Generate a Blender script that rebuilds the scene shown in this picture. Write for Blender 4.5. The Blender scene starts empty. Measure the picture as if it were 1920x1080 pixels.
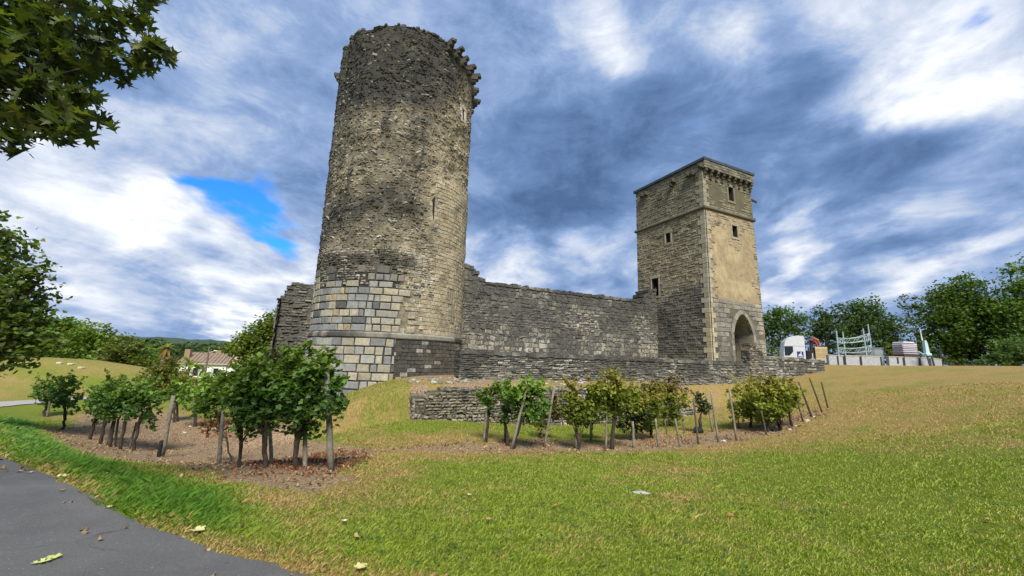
import bpy, math, random
import numpy as np
from mathutils import Matrix, Vector
R_ = np.random.RandomState(7)
random.seed(7)
SC = bpy.context.scene
COL = SC.collection
# ------------------------------------------------------------------ camera
F_PX = 765.0
PITCH = math.atan2(765, 4310)
ROLL = math.atan2(140, 4310)
EYE = 1.6
_f = np.array([0, math.cos(PITCH), math.sin(PITCH)])
_r0 = np.array([1.0, 0, 0]); _u0 = np.cross(_r0, _f)
_c, _s = math.cos(ROLL), math.sin(ROLL)
_r = _c * _r0 + _s * _u0
_u = -_s * _r0 + _c * _u0
CAM = np.array([0, 0, EYE])
cam_d = bpy.data.cameras.new('camera')
cam_d.sensor_width = 36; cam_d.lens = 36 * F_PX / 1920
cam_d.clip_start = 0.05; cam_d.clip_end = 6000
cam = bpy.data.objects.new('camera', cam_d); COL.objects.link(cam)
M = Matrix(((_r[0], _u[0], -_f[0], 0), (_r[1], _u[1], -_f[1], 0), (_r[2], _u[2], -_f[2], EYE), (0, 0, 0, 1)))
cam.matrix_world = M
SC.camera = cam


def ray(x, y):
    return _f * F_PX + _r * (x - 960) + _u * (540 - y)


def aty(x, y, Y):
    d = ray(x, y); return CAM + d * (Y / d[1])


def onz(x, y, z):
    d = ray(x, y); return CAM + d * ((z - EYE) / d[2])


def proj(P):
    v = np.asarray(P, float) - CAM
    w = v @ _f
    return 960 + F_PX * (v @ _r) / w, 540 - F_PX * (v @ _u) / w


# ------------------------------------------------------------------ light
EXPO = 1.0
SC.view_settings.view_transform = 'Standard'
SC.view_settings.look = 'None'
SC.view_settings.gamma = 1.0
SC.view_settings.use_curve_mapping = False
SC.view_settings.exposure = EXPO
SUN_AZ, SUN_EL = math.radians(172), math.radians(50)   # azimuth from +Y towards +X
sd = bpy.data.lights.new('sun', 'SUN'); sd.energy = 3.2; sd.angle = math.radians(20); sd.color = (1.0, 0.94, 0.84)
sun = bpy.data.objects.new('sun', sd); COL.objects.link(sun)
sv = Vector((math.sin(SUN_AZ) * math.cos(SUN_EL), math.cos(SUN_AZ) * math.cos(SUN_EL), math.sin(SUN_EL)))
sun.rotation_euler = sv.to_track_quat('Z', 'Y').to_euler()
sun.location = (0, 0, 60)


class NT:
    """small helper that wires shader nodes"""
    def __init__(s, nt):
        s.nt = nt; nt.nodes.clear()

    def n(s, typ, ins=None, **kw):
        nd = s.nt.nodes.new(typ)
        for k, v in kw.items():
            setattr(nd, k, v)
        for k, v in (ins or {}).items():
            s.put(nd.inputs[k], v)
        return nd

    def put(s, sock, v):
        if isinstance(v, bpy.types.NodeSocket):
            s.nt.links.new(v, sock)
        elif isinstance(v, bpy.types.Node):
            s.nt.links.new(v.outputs[0], sock)
        else:
            sock.default_value = v

    def math(s, op, a, b=None, clamp=False):
        nd = s.nt.nodes.new('ShaderNodeMath'); nd.operation = op; nd.use_clamp = clamp
        s.put(nd.inputs[0], a)
        if b is not None: s.put(nd.inputs[1], b)
        return nd.outputs[0]

    def vmath(s, op, a, b=None, out=0):
        nd = s.nt.nodes.new('ShaderNodeVectorMath'); nd.operation = op
        s.put(nd.inputs[0], a)
        if b is not None: s.put(nd.inputs[1], b)
        return nd.outputs[out]

    def mix(s, fac, a, b, blend='MIX'):
        nd = s.nt.nodes.new('ShaderNodeMix'); nd.data_type = 'RGBA'; nd.blend_type = blend
        s.put(nd.inputs[0], fac); s.put(nd.inputs[6], a); s.put(nd.inputs[7], b)
        return nd.outputs[2]

    def noise(s, vec, scale, detail=4, rough=0.55, dist=0.0):
        nd = s.nt.nodes.new('ShaderNodeTexNoise')
        if vec is not None: s.put(nd.inputs['Vector'], vec)
        nd.inputs['Scale'].default_value = scale; nd.inputs['Detail'].default_value = detail
        nd.inputs['Roughness'].default_value = rough; nd.inputs['Distortion'].default_value = dist
        return nd.outputs['Fac']

    def rng(s, v, a, b, c, d, smooth=False):
        nd = s.nt.nodes.new('ShaderNodeMapRange'); nd.clamp = True
        if smooth: nd.interpolation_type = 'SMOOTHSTEP'
        s.put(nd.inputs[0], v)
        for i, q in enumerate((a, b, c, d)): nd.inputs[1 + i].default_value = q
        return nd.outputs[0]


def lin(r, g, b, k=1.0):
    f = lambda c: ((c / 255 + 0.055) / 1.055) ** 2.4 if c > 10 else c / 255 / 12.92
    return (f(r) * k, f(g) * k, f(b) * k, 1)


world = bpy.data.worlds.new('World'); SC.world = world; world.use_nodes = True
w = NT(world.node_tree)
geo = w.n('ShaderNodeNewGeometry')
dirv = w.vmath('NORMALIZE', w.n('ShaderNodeTexCoord').outputs['Generated'])
sep = w.n('ShaderNodeSeparateXYZ', {0: dirv})
dz = w.math('ADD', w.math('MAXIMUM', sep.outputs[2], 0.0), 0.16)
plane = w.n('ShaderNodeCombineXYZ', {0: w.math('DIVIDE', sep.outputs[0], dz), 1: w.math('DIVIDE', sep.outputs[1], dz), 2: 0.0})
# streaky cloud deck drawn out along one wind direction
rot = w.n('ShaderNodeMapping', {0: plane.outputs[0], 'Rotation': (0, 0, math.radians(4)), 'Scale': (1.15, 0.72, 1)})
n1 = w.noise(rot.outputs[0], 1.9, 9, 0.62, 0.4)
n2 = w.noise(w.vmath('MULTIPLY', dirv, (1, 1, 1.5)), 15.0, 6, 0.6, 0.3)
puff = w.noise(w.vmath('MULTIPLY', dirv, (1, 1, 1.9)), 5.6, 10, 0.66, 0.45)
warp = w.n('ShaderNodeTexNoise', {'Vector': rot.outputs[0], 'Scale': 1.9, 'Detail': 5.0})
wv = w.vmath('MULTIPLY', w.vmath('SUBTRACT', warp.outputs['Color'], (0.5, 0.5, 0.5)), (0.34, 0.34, 0.34))
wdir = w.vmath('ADD', dirv, wv)


def blob(px, py, rad, amp, ax=None):
    d = ray(px, py); d = d / np.linalg.norm(d)
    dist = w.vmath('DISTANCE', wdir, tuple(d), out=1)
    return w.rng(dist, 0.0, rad / 765.0 * (np.dot(d, _f) ** 0.7), amp, 0.0, True)


BLOBS = [(120, 330, 240, .34), (60, 430, 160, .1), (290, 395, 100, .45), (410, 445, 100, .45), (560, 480, 110, .42), (215, 525, 150, .3), (440, 615, 80, .45),
         (420, 200, 240, .0), (560, 300, 160, -.06), (380, 90, 160, .14), (480, 560, 140, .2), (250, 200, 150, .1),
         (980, 260, 260, -.22), (1150, 300, 260, -.26), (980, 410, 170, -.22), (1060, 430, 120, -.16), (1240, 200, 160, -.06), (900, 90, 200, .05),
         (1140, 30, 95, .5), (1160, 100, 70, .35), (1340, 60, 120, .4), (1520, 10, 110, .3), (1400, 80, 90, .25), (1690, 40, 180, .42), (1860, 110, 180, .40), (1760, 150, 110, .25), (1850, 230, 110, .12),
         (1560, 150, 120, -.12), (1450, 220, 150, -.22), (1560, 300, 180, -.26), (1680, 270, 130, -.2), (1900, 420, 90, -.2), (1620, 420, 110, -.14),
         (1480, 385, 70, .5), (1810, 440, 100, .42), (1690, 500, 90, .38), (1480, 500, 75, .38), (1480, 555, 60, .3), (1860, 330, 90, .12), (1350, 270, 120, -.15),
         (960, 500, 125, .5), (1090, 505, 95, .38), (1170, 470, 70, .15), (1150, 545, 60, -.1), (1300, 480, 120, .15), (700, 300, 150, -.06)]
acc = None
for b_ in BLOBS:
    v_ = blob(*b_)
    acc = v_ if acc is None else w.math('ADD', acc, v_)
L = w.math('ADD', acc, 0.48)
L = w.math('ADD', L, w.math('MULTIPLY', w.math('SUBTRACT', n1, 0.5), 0.72))
L = w.math('ADD', L, w.math('MULTIPLY', w.math('SUBTRACT', n2, 0.5), 0.30))
L = w.math('ADD', L, w.math('MULTIPLY', w.math('SUBTRACT', puff, 0.5), 1.05))
kx = 2 ** (-EXPO)
L = w.math('MAXIMUM', w.rng(L, -0.3, 1.15, 0.0, 1.0), 0.0)
ramp = w.n('ShaderNodeValToRGB', {0: L})
cr = ramp.color_ramp
cr.elements[0].position = 0.0; cr.elements[0].color = lin(70, 96, 138, kx)
cr.elements[1].position = 1.0; cr.elements[1].color = lin(252, 253, 255, kx * 1.25)
for p_, c_ in ((0.20, (84, 113, 158)), (0.40, (116, 146, 192)), (0.56, (152, 178, 220)), (0.76, (216, 226, 244))):
    e_ = cr.elements.new(p_); e_.color = lin(*c_, kx)
holes = None
for b_ in [(430, 372, 85, .85), (530, 410, 95, .95), (375, 368, 60, .8), (480, 395, 85, .9), (1460, 28, 70, 2.2), (1800, 10, 60, 1.4)]:
    v_ = blob(*b_)
    holes = v_ if holes is None else w.math('ADD', holes, v_)
hole = w.rng(w.math('ADD', holes, w.math('MULTIPLY', w.math('SUBTRACT', puff, 0.5), 2.6)), 0.22, 1.15, 0, 1, True)
sky = w.n('ShaderNodeTexSky', sky_type='NISHITA', sun_disc=False, sun_elevation=SUN_EL, sun_rotation=SUN_AZ, altitude=50.0)
skyc = w.vmath('MULTIPLY', sky.outputs[0], (0.016, 0.068, 0.130))
colr = w.mix(hole, ramp.outputs[0], skyc)
# below the horizon the far land closes the view
low = w.rng(sep.outputs[2], -0.05, 0.0, 1, 0)
colr = w.mix(low, colr, (0.10, 0.13, 0.10, 1))
bg = w.n('ShaderNodeBackground', {0: colr, 1: 1.0})
w.n('ShaderNodeOutputWorld', {0: bg.outputs[0]})
world.cycles.sampling_method = 'MANUAL'; world.cycles.sample_map_resolution = 512

# ------------------------------------------------------------------ numpy noise
def _hash(i, j, k):
    n = (i * 374761393 + j * 668265263 + k * 2147483647 + 12345) & 0xFFFFFFFF
    n = ((n ^ (n >> 13)) * 1274126177) & 0xFFFFFFFF
    n = (n ^ (n >> 16)) & 0xFFFF
    return n / 65535.0


def vnoise(x, y, z=0.0):
    x, y, z = np.broadcast_arrays(np.asarray(x, float), np.asarray(y, float), np.asarray(z, float))
    i, j, k = [np.floor(a).astype(np.int64) for a in (x, y, z)]
    fx, fy, fz = x - i, y - j, z - k
    fx, fy, fz = [a * a * (3 - 2 * a) for a in (fx, fy, fz)]
    r = 0
    for a in (0, 1):
        for b in (0, 1):
            for c in (0, 1):
                wgt = (fx if a else 1 - fx) * (fy if b else 1 - fy) * (fz if c else 1 - fz)
                r = r + wgt * _hash(i + a, j + b, k + c)
    return r


def fbm(x, y, z=0.0, o=4):
    r = 0; a = 0.5; t = 0
    for q in range(o):
        r = r + a * vnoise(np.asarray(x) * 2 ** q + 17 * q, np.asarray(y) * 2 ** q + 5 * q, np.asarray(z) * 2 ** q); t += a; a *= 0.5
    return r / t


def sstep(a, b, x):
    t = np.clip((x - a) / (b - a), 0, 1); return t * t * (3 - 2 * t)


def inpoly(x, y, poly):
    x = np.asarray(x, float); y = np.asarray(y, float)
    ins = np.zeros(x.shape, bool); d2 = np.full(x.shape, 1e9)
    n = len(poly)
    for a in range(n):
        x0, y0 = poly[a]; x1, y1 = poly[(a + 1) % n]
        cond = ((y0 > y) != (y1 > y)) & (x < (x1 - x0) * (y - y0) / (y1 - y0 + 1e-12) + x0)
        ins ^= cond
        ex, ey = x1 - x0, y1 - y0
        t = np.clip(((x - x0) * ex + (y - y0) * ey) / (ex * ex + ey * ey + 1e-12), 0, 1)
        d2 = np.minimum(d2, (x - x0 - t * ex) ** 2 + (y - y0 - t * ey) ** 2)
    d = np.sqrt(d2)
    return np.where(ins, d, -d)   # positive inside


# ------------------------------------------------------------------ mesh building
class MB:
    def __init__(s):
        s.v = []; s.f = {}; s.c = []; s.nv = 0

    def add(s, verts, faces, col=(0.5, 0.5, 0.5)):
        """verts (n,3); faces list of equal-length index arrays (or dict size->array)"""
        verts = np.asarray(verts, float).reshape(-1, 3)
        col = np.asarray(col, float)
        if col.ndim == 1: col = np.broadcast_to(col[:3], (len(verts), 3))
        if not isinstance(faces, dict):
            d = {}
            if isinstance(faces, np.ndarray): d[faces.shape[1]] = [faces]
            else:
                for f in faces: d.setdefault(len(f), []).append(f)
                d = {k: [np.array(q)] for k, q in d.items()}
            faces = d
        for k, q in faces.items():
            for a in (q if isinstance(q, list) else [q]):
                s.f.setdefault(k, []).append(np.asarray(a, np.int64) + s.nv)
        s.v.append(verts); s.c.append(col); s.nv += len(verts)

    def box(s, lo, hi, col=(0.5, 0.5, 0.5), mat=None, bev=0.0):
        lo = np.array(lo, float); hi = np.array(hi, float)
        if bev > 0:
            v = []
            for ax in range(3):
                for sg in (0, 1):
                    pass
            b = bev
            V = []; idx = {}
            for sx in (0, 1):
                for sy in (0, 1):
                    for sz in (0, 1):
                        p = np.array([(lo, hi)[sx][0], (lo, hi)[sy][1], (lo, hi)[sz][2]])
                        sg = np.array([1 - 2 * sx, 1 - 2 * sy, 1 - 2 * sz]) * b
                        for ax in range(3):
                            q = p + sg; q[ax] = p[ax]
                            idx[(sx, sy, sz, ax)] = len(V); V.append(q)
            F = []
            for ax in range(3):
                o = [a for a in range(3) if a != ax]
                for sg in (0, 1):
                    ring = []
                    for (a, bb) in ((0, 0), (1, 0), (1, 1), (0, 1)):
                        k = [0, 0, 0]; k[ax] = sg; k[o[0]] = a; k[o[1]] = bb
                        ring.append(idx[(*k, ax)])
                    F.append(ring)
                for a in (0, 1):
                    for bb in (0, 1):
                        k0 = [0, 0, 0]; k0[o[0]] = a; k0[o[1]] = bb; k1 = list(k0); k1[ax] = 1
                        F.append([idx[(*k0, o[0])], idx[(*k1, o[0])], idx[(*k1, o[1])], idx[(*k0, o[1])]])
            for sx in (0, 1):
                for sy in (0, 1):
                    for sz in (0, 1):
                        F.append([idx[(sx, sy, sz, a)] for a in range(3)])
            V = np.array(V)
        else:
            V = np.array([[(lo, hi)[a][0], (lo, hi)[b][1], (lo, hi)[c][2]] for a in (0, 1) for b in (0, 1) for c in (0, 1)])
            F = [[0, 1, 3, 2], [4, 6, 7, 5], [0, 4, 5, 1], [2, 3, 7, 6], [0, 2, 6, 4], [1, 5, 7, 3]]
        if mat is not None: V = V @ np.asarray(mat)[:3, :3].T + np.asarray(mat)[:3, 3]
        s.add(V, F, col)
        return s

    def tube(s, pts, rad, n=8, col=(0.5, 0.5, 0.5), cap=True):
        pts = np.asarray(pts, float); m = len(pts)
        rad = np.broadcast_to(np.asarray(rad, float), (m,))
        V = []
        T = np.gradient(pts, axis=0); T /= np.linalg.norm(T, axis=1)[:, None] + 1e-9
        ref = np.array([0.31, 0.17, 0.93]) if abs(T[0] @ np.array([0.31, 0.17, 0.93])) < .9 else np.array([1.0, 0, 0])
        A = np.cross(T[0], ref); A /= np.linalg.norm(A)
        ang = np.arange(n) / n * 2 * np.pi
        for i in range(m):
            A = A - (A @ T[i]) * T[i]; A /= np.linalg.norm(A) + 1e-9
            B = np.cross(T[i], A)
            V.append(pts[i] + rad[i] * (np.cos(ang)[:, None] * A + np.sin(ang)[:, None] * B))
        V = np.concatenate(V)
        q = []
        for i in range(m - 1):
            for k in range(n):
                a = i * n + k; b = i * n + (k + 1) % n
                q.append([a, b, b + n, a + n])
        F = {4: [np.array(q)]}
        if cap:
            F.setdefault(n, []).append(np.array([list(range(n))[::-1], list(range((m - 1) * n, m * n))]))
        s.add(V, F, col)
        return s

    def build(s, name, mat, parent=None, smooth=False, loc=None):
        me = bpy.data.meshes.new(name)
        V = np.concatenate(s.v); C = np.concatenate(s.c)
        if loc is not None: V = V - np.asarray(loc)
        lt = []; ls = []; st = 0
        for k, arrs in s.f.items():
            a = np.concatenate([x.reshape(-1, k) for x in arrs])
            lt.append(a.ravel()); ls.append(np.full(len(a), k))
        loops = np.concatenate(lt); tot = np.concatenate(ls)
        start = np.concatenate([[0], np.cumsum(tot)[:-1]])
        me.vertices.add(len(V)); me.vertices.foreach_set('co', V.astype(np.float32).ravel())
        me.loops.add(len(loops)); me.loops.foreach_set('vertex_index', loops.astype(np.int32))
        me.polygons.add(len(tot)); me.polygons.foreach_set('loop_start', start.astype(np.int32))
        try: me.polygons.foreach_set('loop_total', tot.astype(np.int32))
        except Exception: pass
        me.polygons.foreach_set('use_smooth', np.full(len(tot), smooth))
        at = me.color_attributes.new('col', 'FLOAT_COLOR', 'POINT')
        at.data.foreach_set('color', np.concatenate([C, np.ones((len(C), 1))], 1).astype(np.float32).ravel())
        me.update(calc_edges=True)
        me.materials.append(mat)
        o = bpy.data.objects.new(name, me); COL.objects.link(o)
        if loc is not None: o.location = loc
        if parent is not None:
            o.parent = parent
            o.matrix_parent_inverse = Matrix.Translation(-parent.location) if not any(parent.rotation_euler) else parent.matrix_basis.inverted()
        return o


def tag(o, label=None, cat=None, group=None, kind=None):
    if label: o['label'] = label
    if cat: o['category'] = cat
    if group: o['group'] = group
    if kind: o['kind'] = kind
    return o


def thing(name, loc, label, cat, group=None):
    o = bpy.data.objects.new(name, None); o.empty_display_size = 0.2; COL.objects.link(o)
    o.location = Vector([float(a) for a in loc])
    return tag(o, label, cat, group)


# ------------------------------------------------------------------ materials
def mat(name):
    m = bpy.data.materials.new(name); m.use_nodes = True
    return m, NT(m.node_tree)


def finish(k, m, col, rough=0.9, bump=None, bstr=0.4, bdist=0.02, metal=0.0, spec=0.25):
    p = k.n('ShaderNodeBsdfPrincipled', {'Base Color': col, 'Roughness': rough, 'Metallic': metal, 'Specular IOR Level': spec})
    if bump is not None:
        b = k.n('ShaderNodeBump', {'Strength': bstr, 'Distance': bdist, 'Height': bump}); k.put(p.inputs['Normal'], b.outputs[0])
    k.n('ShaderNodeOutputMaterial', {0: p.outputs[0]})
    return m


def attr_mat(name, n_scale=9.0, amount=0.5, rough=0.95, bstr=0.5, bdist=0.02, bscale=30.0, extra=None, spec=0.2):
    m, k = mat(name)
    a = k.n('ShaderNodeAttribute', attribute_name='col')
    pos = k.n('ShaderNodeNewGeometry').outputs['Position']
    n = k.noise(pos, n_scale, 6, 0.65)
    f = k.rng(n, 0.3, 0.7, 1 - amount, 1 + amount * 0.7)
    c = k.vmath('MULTIPLY', a.outputs[0], k.n('ShaderNodeCombineXYZ', {0: f, 1: f, 2: f}).outputs[0])
    if extra: c = extra(k, c, pos)
    b = k.noise(pos, bscale, 5, 0.65)
    return finish(k, m, c, rough, b, bstr, bdist, spec=spec)


def lichen(k, c, pos):
    # blotches of dark and of pale lichen on the stone
    a = k.rng(k.noise(pos, 1.7, 7, 0.68), 0.50, 0.68, 0, 0.62)
    c = k.mix(a, c, (0.045, 0.045, 0.040, 1))
    b = k.rng(k.noise(k.vmath('ADD', pos, (31, 7, 3)), 14, 4, 0.6), 0.62, 0.74, 0, 0.45)
    return k.mix(b, c, (0.33, 0.33, 0.29, 1))


def moss(k, c, pos):
    a = k.rng(k.noise(pos, 2.3, 6, 0.65), 0.54, 0.75, 0, 0.4)
    return k.mix(a, c, (0.055, 0.055, 0.04, 1))


M_STONE = attr_mat('weathered_stone', 11, 0.55, bstr=0.8, bdist=0.03, bscale=26, extra=lichen)
M_ASHLAR = attr_mat('cut_stone', 8, 0.30, bstr=0.45, bdist=0.012, bscale=34, extra=moss)
M_WOOD = attr_mat('weathered_wood', 14, 0.45, bstr=0.6, bdist=0.01, bscale=50)
M_BARK = attr_mat('bark', 16, 0.5, bstr=0.9, bdist=0.02, bscale=40)
M_PLAIN = attr_mat('painted', 5, 0.10, rough=0.5, bstr=0.08, bdist=0.004, bscale=40, spec=0.4)
M_METAL = attr_mat('galvanised_metal', 7, 0.2, rough=0.5, bstr=0.1, bdist=0.003, spec=0.5)
M_CONC = attr_mat('concrete', 6, 0.22, bstr=0.3, bdist=0.006, bscale=40)
M_TILE = attr_mat('roof_tile_clay', 3, 0.35, bstr=0.3, bdist=0.02, bscale=12)
M_LITTER = attr_mat('dry_leaf', 20, 0.25, bstr=0.1)


def glass_mat():
    m, k = mat('dark_glass')
    return finish(k, m, (0.012, 0.016, 0.018, 1), 0.08, spec=0.6)


M_GLASS = glass_mat()


def leaf_mat(name, trans=0.35):
    m, k = mat(name)
    a = k.n('ShaderNodeAttribute', attribute_name='col').outputs[0]
    oi = k.n('ShaderNodeObjectInfo')
    f = k.rng(oi.outputs['Random'], 0, 1, 0.75, 1.25)
    c = k.vmath('MULTIPLY', a, k.n('ShaderNodeCombineXYZ', {0: f, 1: f, 2: f}).outputs[0])
    d = k.n('ShaderNodeBsdfPrincipled', {'Base Color': c, 'Roughness': 0.5, 'Specular IOR Level': 0.28})
    t = k.n('ShaderNodeBsdfTranslucent', {0: k.vmath('MULTIPLY', c, (1.5, 1.6, 0.7))})
    mx = k.n('ShaderNodeMixShader', {0: trans, 1: d.outputs[0], 2: t.outputs[0]})
    k.n('ShaderNodeOutputMaterial', {0: mx.outputs[0]})
    return m


M_LEAF = leaf_mat('leaf', 0.42)
M_GRASS = leaf_mat('grass_blade', 0.3)
# ------------------------------------------------------------------ terrain heights
UX = np.array([0.899, 0.438]); VX = np.array([-0.438, 0.899])   # along and across the castle wall
CTRL = [(0, 0, 0), (-4, 0, 0), (4, 0, 0), (0, -4, 0), (-8, -2, 0), (8, -3, .1), (-3, 2.5, 0), (-7.6, 6.1, 0), (-12, 8.6, 0), (2, 3, 0), (5, 4, .05),
        (-1.4, 2.9, 0), (0, 5, -.15), (-4.6, 4.6, 0), (-30, 20, -2), (-20, 35, -2), (-10, 40, -1.5), (5, 40, 1), (20, 42, 2), (32, 36, 2.1), (36, 20, 2.1), (25, 5, .9),
        (20, -5, .3), (-20, 0, 0), (-15, -10, 0), (15, -15, .2), (0, -15, 0), (-30, 5, -.5), (-19, 12.5, -.3)]
for px_, py_, Y_ in [(622, 885, 7.3), (412, 870, 10.2), (303, 855, 11.4), (248, 845, 12.6), (118, 806, 16), (82, 780, 19.5), (0, 762, 22), (190, 745, 24),
                     (772, 787, 14.85), (900, 795, 15.6), (958, 842, 11.75), (1148, 840, 12.6), (1310, 832, 13.7), (1382, 824, 14.2), (1442, 814, 14.6), (1505, 788, 15.6),
                     (1553, 765, 18.5), (1600, 690, 27), (1750, 687, 26), (1900, 685, 24), (1750, 740, 17), (1900, 740, 14), (1900, 800, 9), (1700, 800, 13), (1600, 830, 11.3),
                     (1900, 900, 6), (1500, 880, 8.5), (960, 850, 10.9), (960, 930, 6.1), (960, 1000, 4.1), (1300, 900, 8), (600, 930, 6.2)]:
    CTRL.append(tuple(aty(px_, py_, Y_)))
CTRL += [(-9, 19, -1.35), (-14, 22, -1.7), (4, 18, -1.0), (9, 20.5, -.8)]
CT = np.array(CTRL)


def _tpsk(d2):
    return 0.5 * d2 * np.log(d2 + 1e-9)


_n = len(CT)
_K = _tpsk(((CT[:, None, :2] - CT[None, :, :2]) ** 2).sum(-1)) + np.eye(_n) * 0.6
_P = np.c_[np.ones(_n), CT[:, :2]]
_A = np.block([[_K, _P], [_P.T, np.zeros((3, 3))]])
_W = np.linalg.solve(_A, np.r_[CT[:, 2], 0, 0, 0])
COB_A = aty(772, 787, 14.85)[:2]          # left foot of the cobble wall


def tz(x, y):
    x = np.asarray(x, float); y = np.asarray(y, float); sh = np.broadcast(x, y).shape
    x = np.broadcast_to(x, sh).ravel(); y = np.broadcast_to(y, sh).ravel()
    z = np.zeros(len(x))
    for a in range(0, len(x), 20000):
        X = x[a:a + 20000]; Y = y[a:a + 20000]
        k = _tpsk((X[:, None] - CT[None, :, 0]) ** 2 + (Y[:, None] - CT[None, :, 1]) ** 2)
        z[a:a + 20000] = k @ _W[:_n] + _W[_n] + _W[_n + 1] * X + _W[_n + 2] * Y
    rr = np.hypot(x, y - 10)
    az = np.degrees(np.arctan2(x, y))
    far_l = -2 - 4.5 * sstep(35, 100, rr)
    far = np.where(np.abs(az) < 140, far_l + (2.1 - far_l) * sstep(-2, 16, az) * (1 - sstep(110, 150, az)), 0.0)
    far = np.where(az < -100, far * (1 - sstep(100, 140, -az)), far)
    z = z + (far - z) * sstep(28, 44, rr)
    s1 = (x - COB_A[0]) * VX[0] + (y - COB_A[1]) * VX[1]
    s2 = (x - COB_A[0]) * UX[0] + (y - COB_A[1]) * UX[1]
    wd = 0.45 + 1.1 * sstep(9, 14, s2)
    up = sstep(0.15, 0.15 + wd, s1) * sstep(-6.2, 1.2, s2 - .15 * np.clip(s1 - 2, 0, 2)) * (1 - sstep(22, 30, s2)) * (1 - sstep(22, 30, s1))
    plat = 0.58 + 0.24 * sstep(0.3, 1.8, s1)
    z = np.where(plat > z, z + (plat - z) * up, z)
    # grassy bank across the far path
    bx, by = x + 41, y - 37
    q = (bx * 0.93 + by * 0.36) / 11.5, (-bx * 0.36 + by * 0.93) / 6.5
    z = z + 3.1 * np.exp(-(q[0] ** 2 + q[1] ** 2))
    z = z + 0.05 * (fbm(x * .5, y * .5, 3.3, 3) - .5) * sstep(4, 8, rr)
    return z.reshape(sh)


def hit(px, py, lo=1.5, hi=70):
    d = ray(px, py); t = np.linspace(lo, hi, 1400) / d[1]
    P = CAM + d * t[:, None]
    g = P[:, 2] - tz(P[:, 0], P[:, 1])
    i = np.argmax(g < 0)
    if g[i] >= 0: i = len(t) - 1
    if i > 0:
        a = g[i - 1] / (g[i - 1] - g[i] + 1e-9); p = P[i - 1] + (P[i] - P[i - 1]) * a
    else: p = P[i]
    p[2] = tz(p[0], p[1])
    return p


def poly_px(pts):
    return [tuple(hit(a, b)[:2]) for a, b in pts]


SOIL_L = poly_px([(75, 808), (160, 775), (270, 765), (430, 790), (560, 822), (700, 838), (690, 862), (655, 893), (600, 925), (500, 915), (420, 900), (250, 868), (130, 838)])
SOIL_R = poly_px([(690, 846), (850, 832), (950, 822), (1100, 826), (1300, 812), (1420, 793), (1530, 768), (1562, 776), (1490, 806), (1340, 834), (1150, 848), (950, 850), (800, 846)])
ROAD_E = [onz(a, b, 0)[:2] for a, b in [(-250, 758), (0, 845), (110, 900), (250, 962), (400, 1018), (500, 1049), (590, 1082), (760, 1130)]]
ROAD = [tuple(p) for p in ROAD_E]
ROAD = [(-40, 26.0)] + ROAD + [(6, -1.4), (14, -5.5), (10, -9), (1, -4.6), (-4.4, -1.6), (-12, 2.4), (-18, 6.5), (-30, 14)]
LUSH = poly_px([(0, 782), (60, 790), (130, 850), (260, 885), (400, 915), (440, 945), (420, 990), (330, 975), (200, 925), (100, 885), (0, 835)])


def masks(x, y):
    n = fbm(x * .9, y * .9, 1.0, 4) - .5
    n2 = fbm(x * .33 + 9, y * .33, 2.0, 4)
    n3 = fbm(x * 2.7, y * 2.7, 5.0, 3) - .5
    soil = np.maximum(sstep(-.25, .35, inpoly(x, y, SOIL_L) + n * 1.0 + n3 * .5), .8 * sstep(-.3, .4, inpoly(x, y, SOIL_R) + n * 1.4 + n3 * .5))
    lush = sstep(-.5, .3, inpoly(x, y, LUSH) + n * .9)
    r = np.hypot(x, y)
    s1 = (x - COB_A[0]) * VX[0] + (y - COB_A[1]) * VX[1]
    bank = 1.25 * sstep(5, 13, x + .3 * y - 4) * sstep(7, 13, r)
    straw = .55 * sstep(-2.4, -.2, np.maximum(inpoly(x, y, SOIL_R), inpoly(x, y, SOIL_L)) + n * 2.2)
    green = sstep(.40, .64, n2 + n * .55) * (1 - .75 * bank) + .45 * sstep(6.5, 3.6, r) * sstep(.3, .6, n2)
    mound = sstep(17, 9, np.hypot((x + 41) * .8, y - 36))
    dry = np.clip(.36 + .42 * bank + .6 * mound + straw - .62 * green - .16 * sstep(8, 5, r) + n * 1.3 + n3 * .7 - .25 * sstep(12, 15, np.abs(s1 + 13)), 0, 1)
    edge = sstep(-.55, -.05, inpoly(x, y, ROAD)) 
    dry = np.maximum(dry, edge * .8)
    s2 = (x - COB_A[0]) * UX[0] + (y - COB_A[1]) * UX[1]
    plat = sstep(.0, .4, s1) * sstep(-.5, .4, s2) * sstep(24, 16, s2)
    dry = np.clip(dry + .35 * plat + .5 * sstep(-5.5, -3.5, s2) * sstep(-1.2, .8, s1) * sstep(6, 4, s1), 0, 1)
    soil = np.maximum(soil, plat * sstep(.36, .5, fbm(x * 1.5, y * 1.5, 7., 3)) * .9 * sstep(19, 15, s2))
    dry = dry * (1 - lush * (1 - edge * .6))
    return soil, np.clip(lush * (1 - soil), 0, 1), dry


def axis(lo, hi, mid0, mid1, step, grow):
    a = list(np.arange(mid0, mid1, step)); s = step
    while a[-1] < hi: s *= grow; a.append(a[-1] + s)
    s = step
    while a[0] > lo: s *= grow; a.insert(0, a[0] - s)
    return np.array(a)


gx = axis(-1500, 1500, -16, 24, 0.16, 1.13); gy = axis(-120, 2500, -3, 27, 0.16, 1.13)
X, Y = np.meshgrid(gx, gy)
Z = tz(X, Y)
so, lu, dr = masks(X.ravel(), Y.ravel())
nx_, ny_ = len(gx), len(gy)
I = np.arange(nx_ * ny_).reshape(ny_, nx_)
Q = np.stack([I[:-1, :-1], I[:-1, 1:], I[1:, 1:], I[1:, :-1]], -1).reshape(-1, 4)


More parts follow.
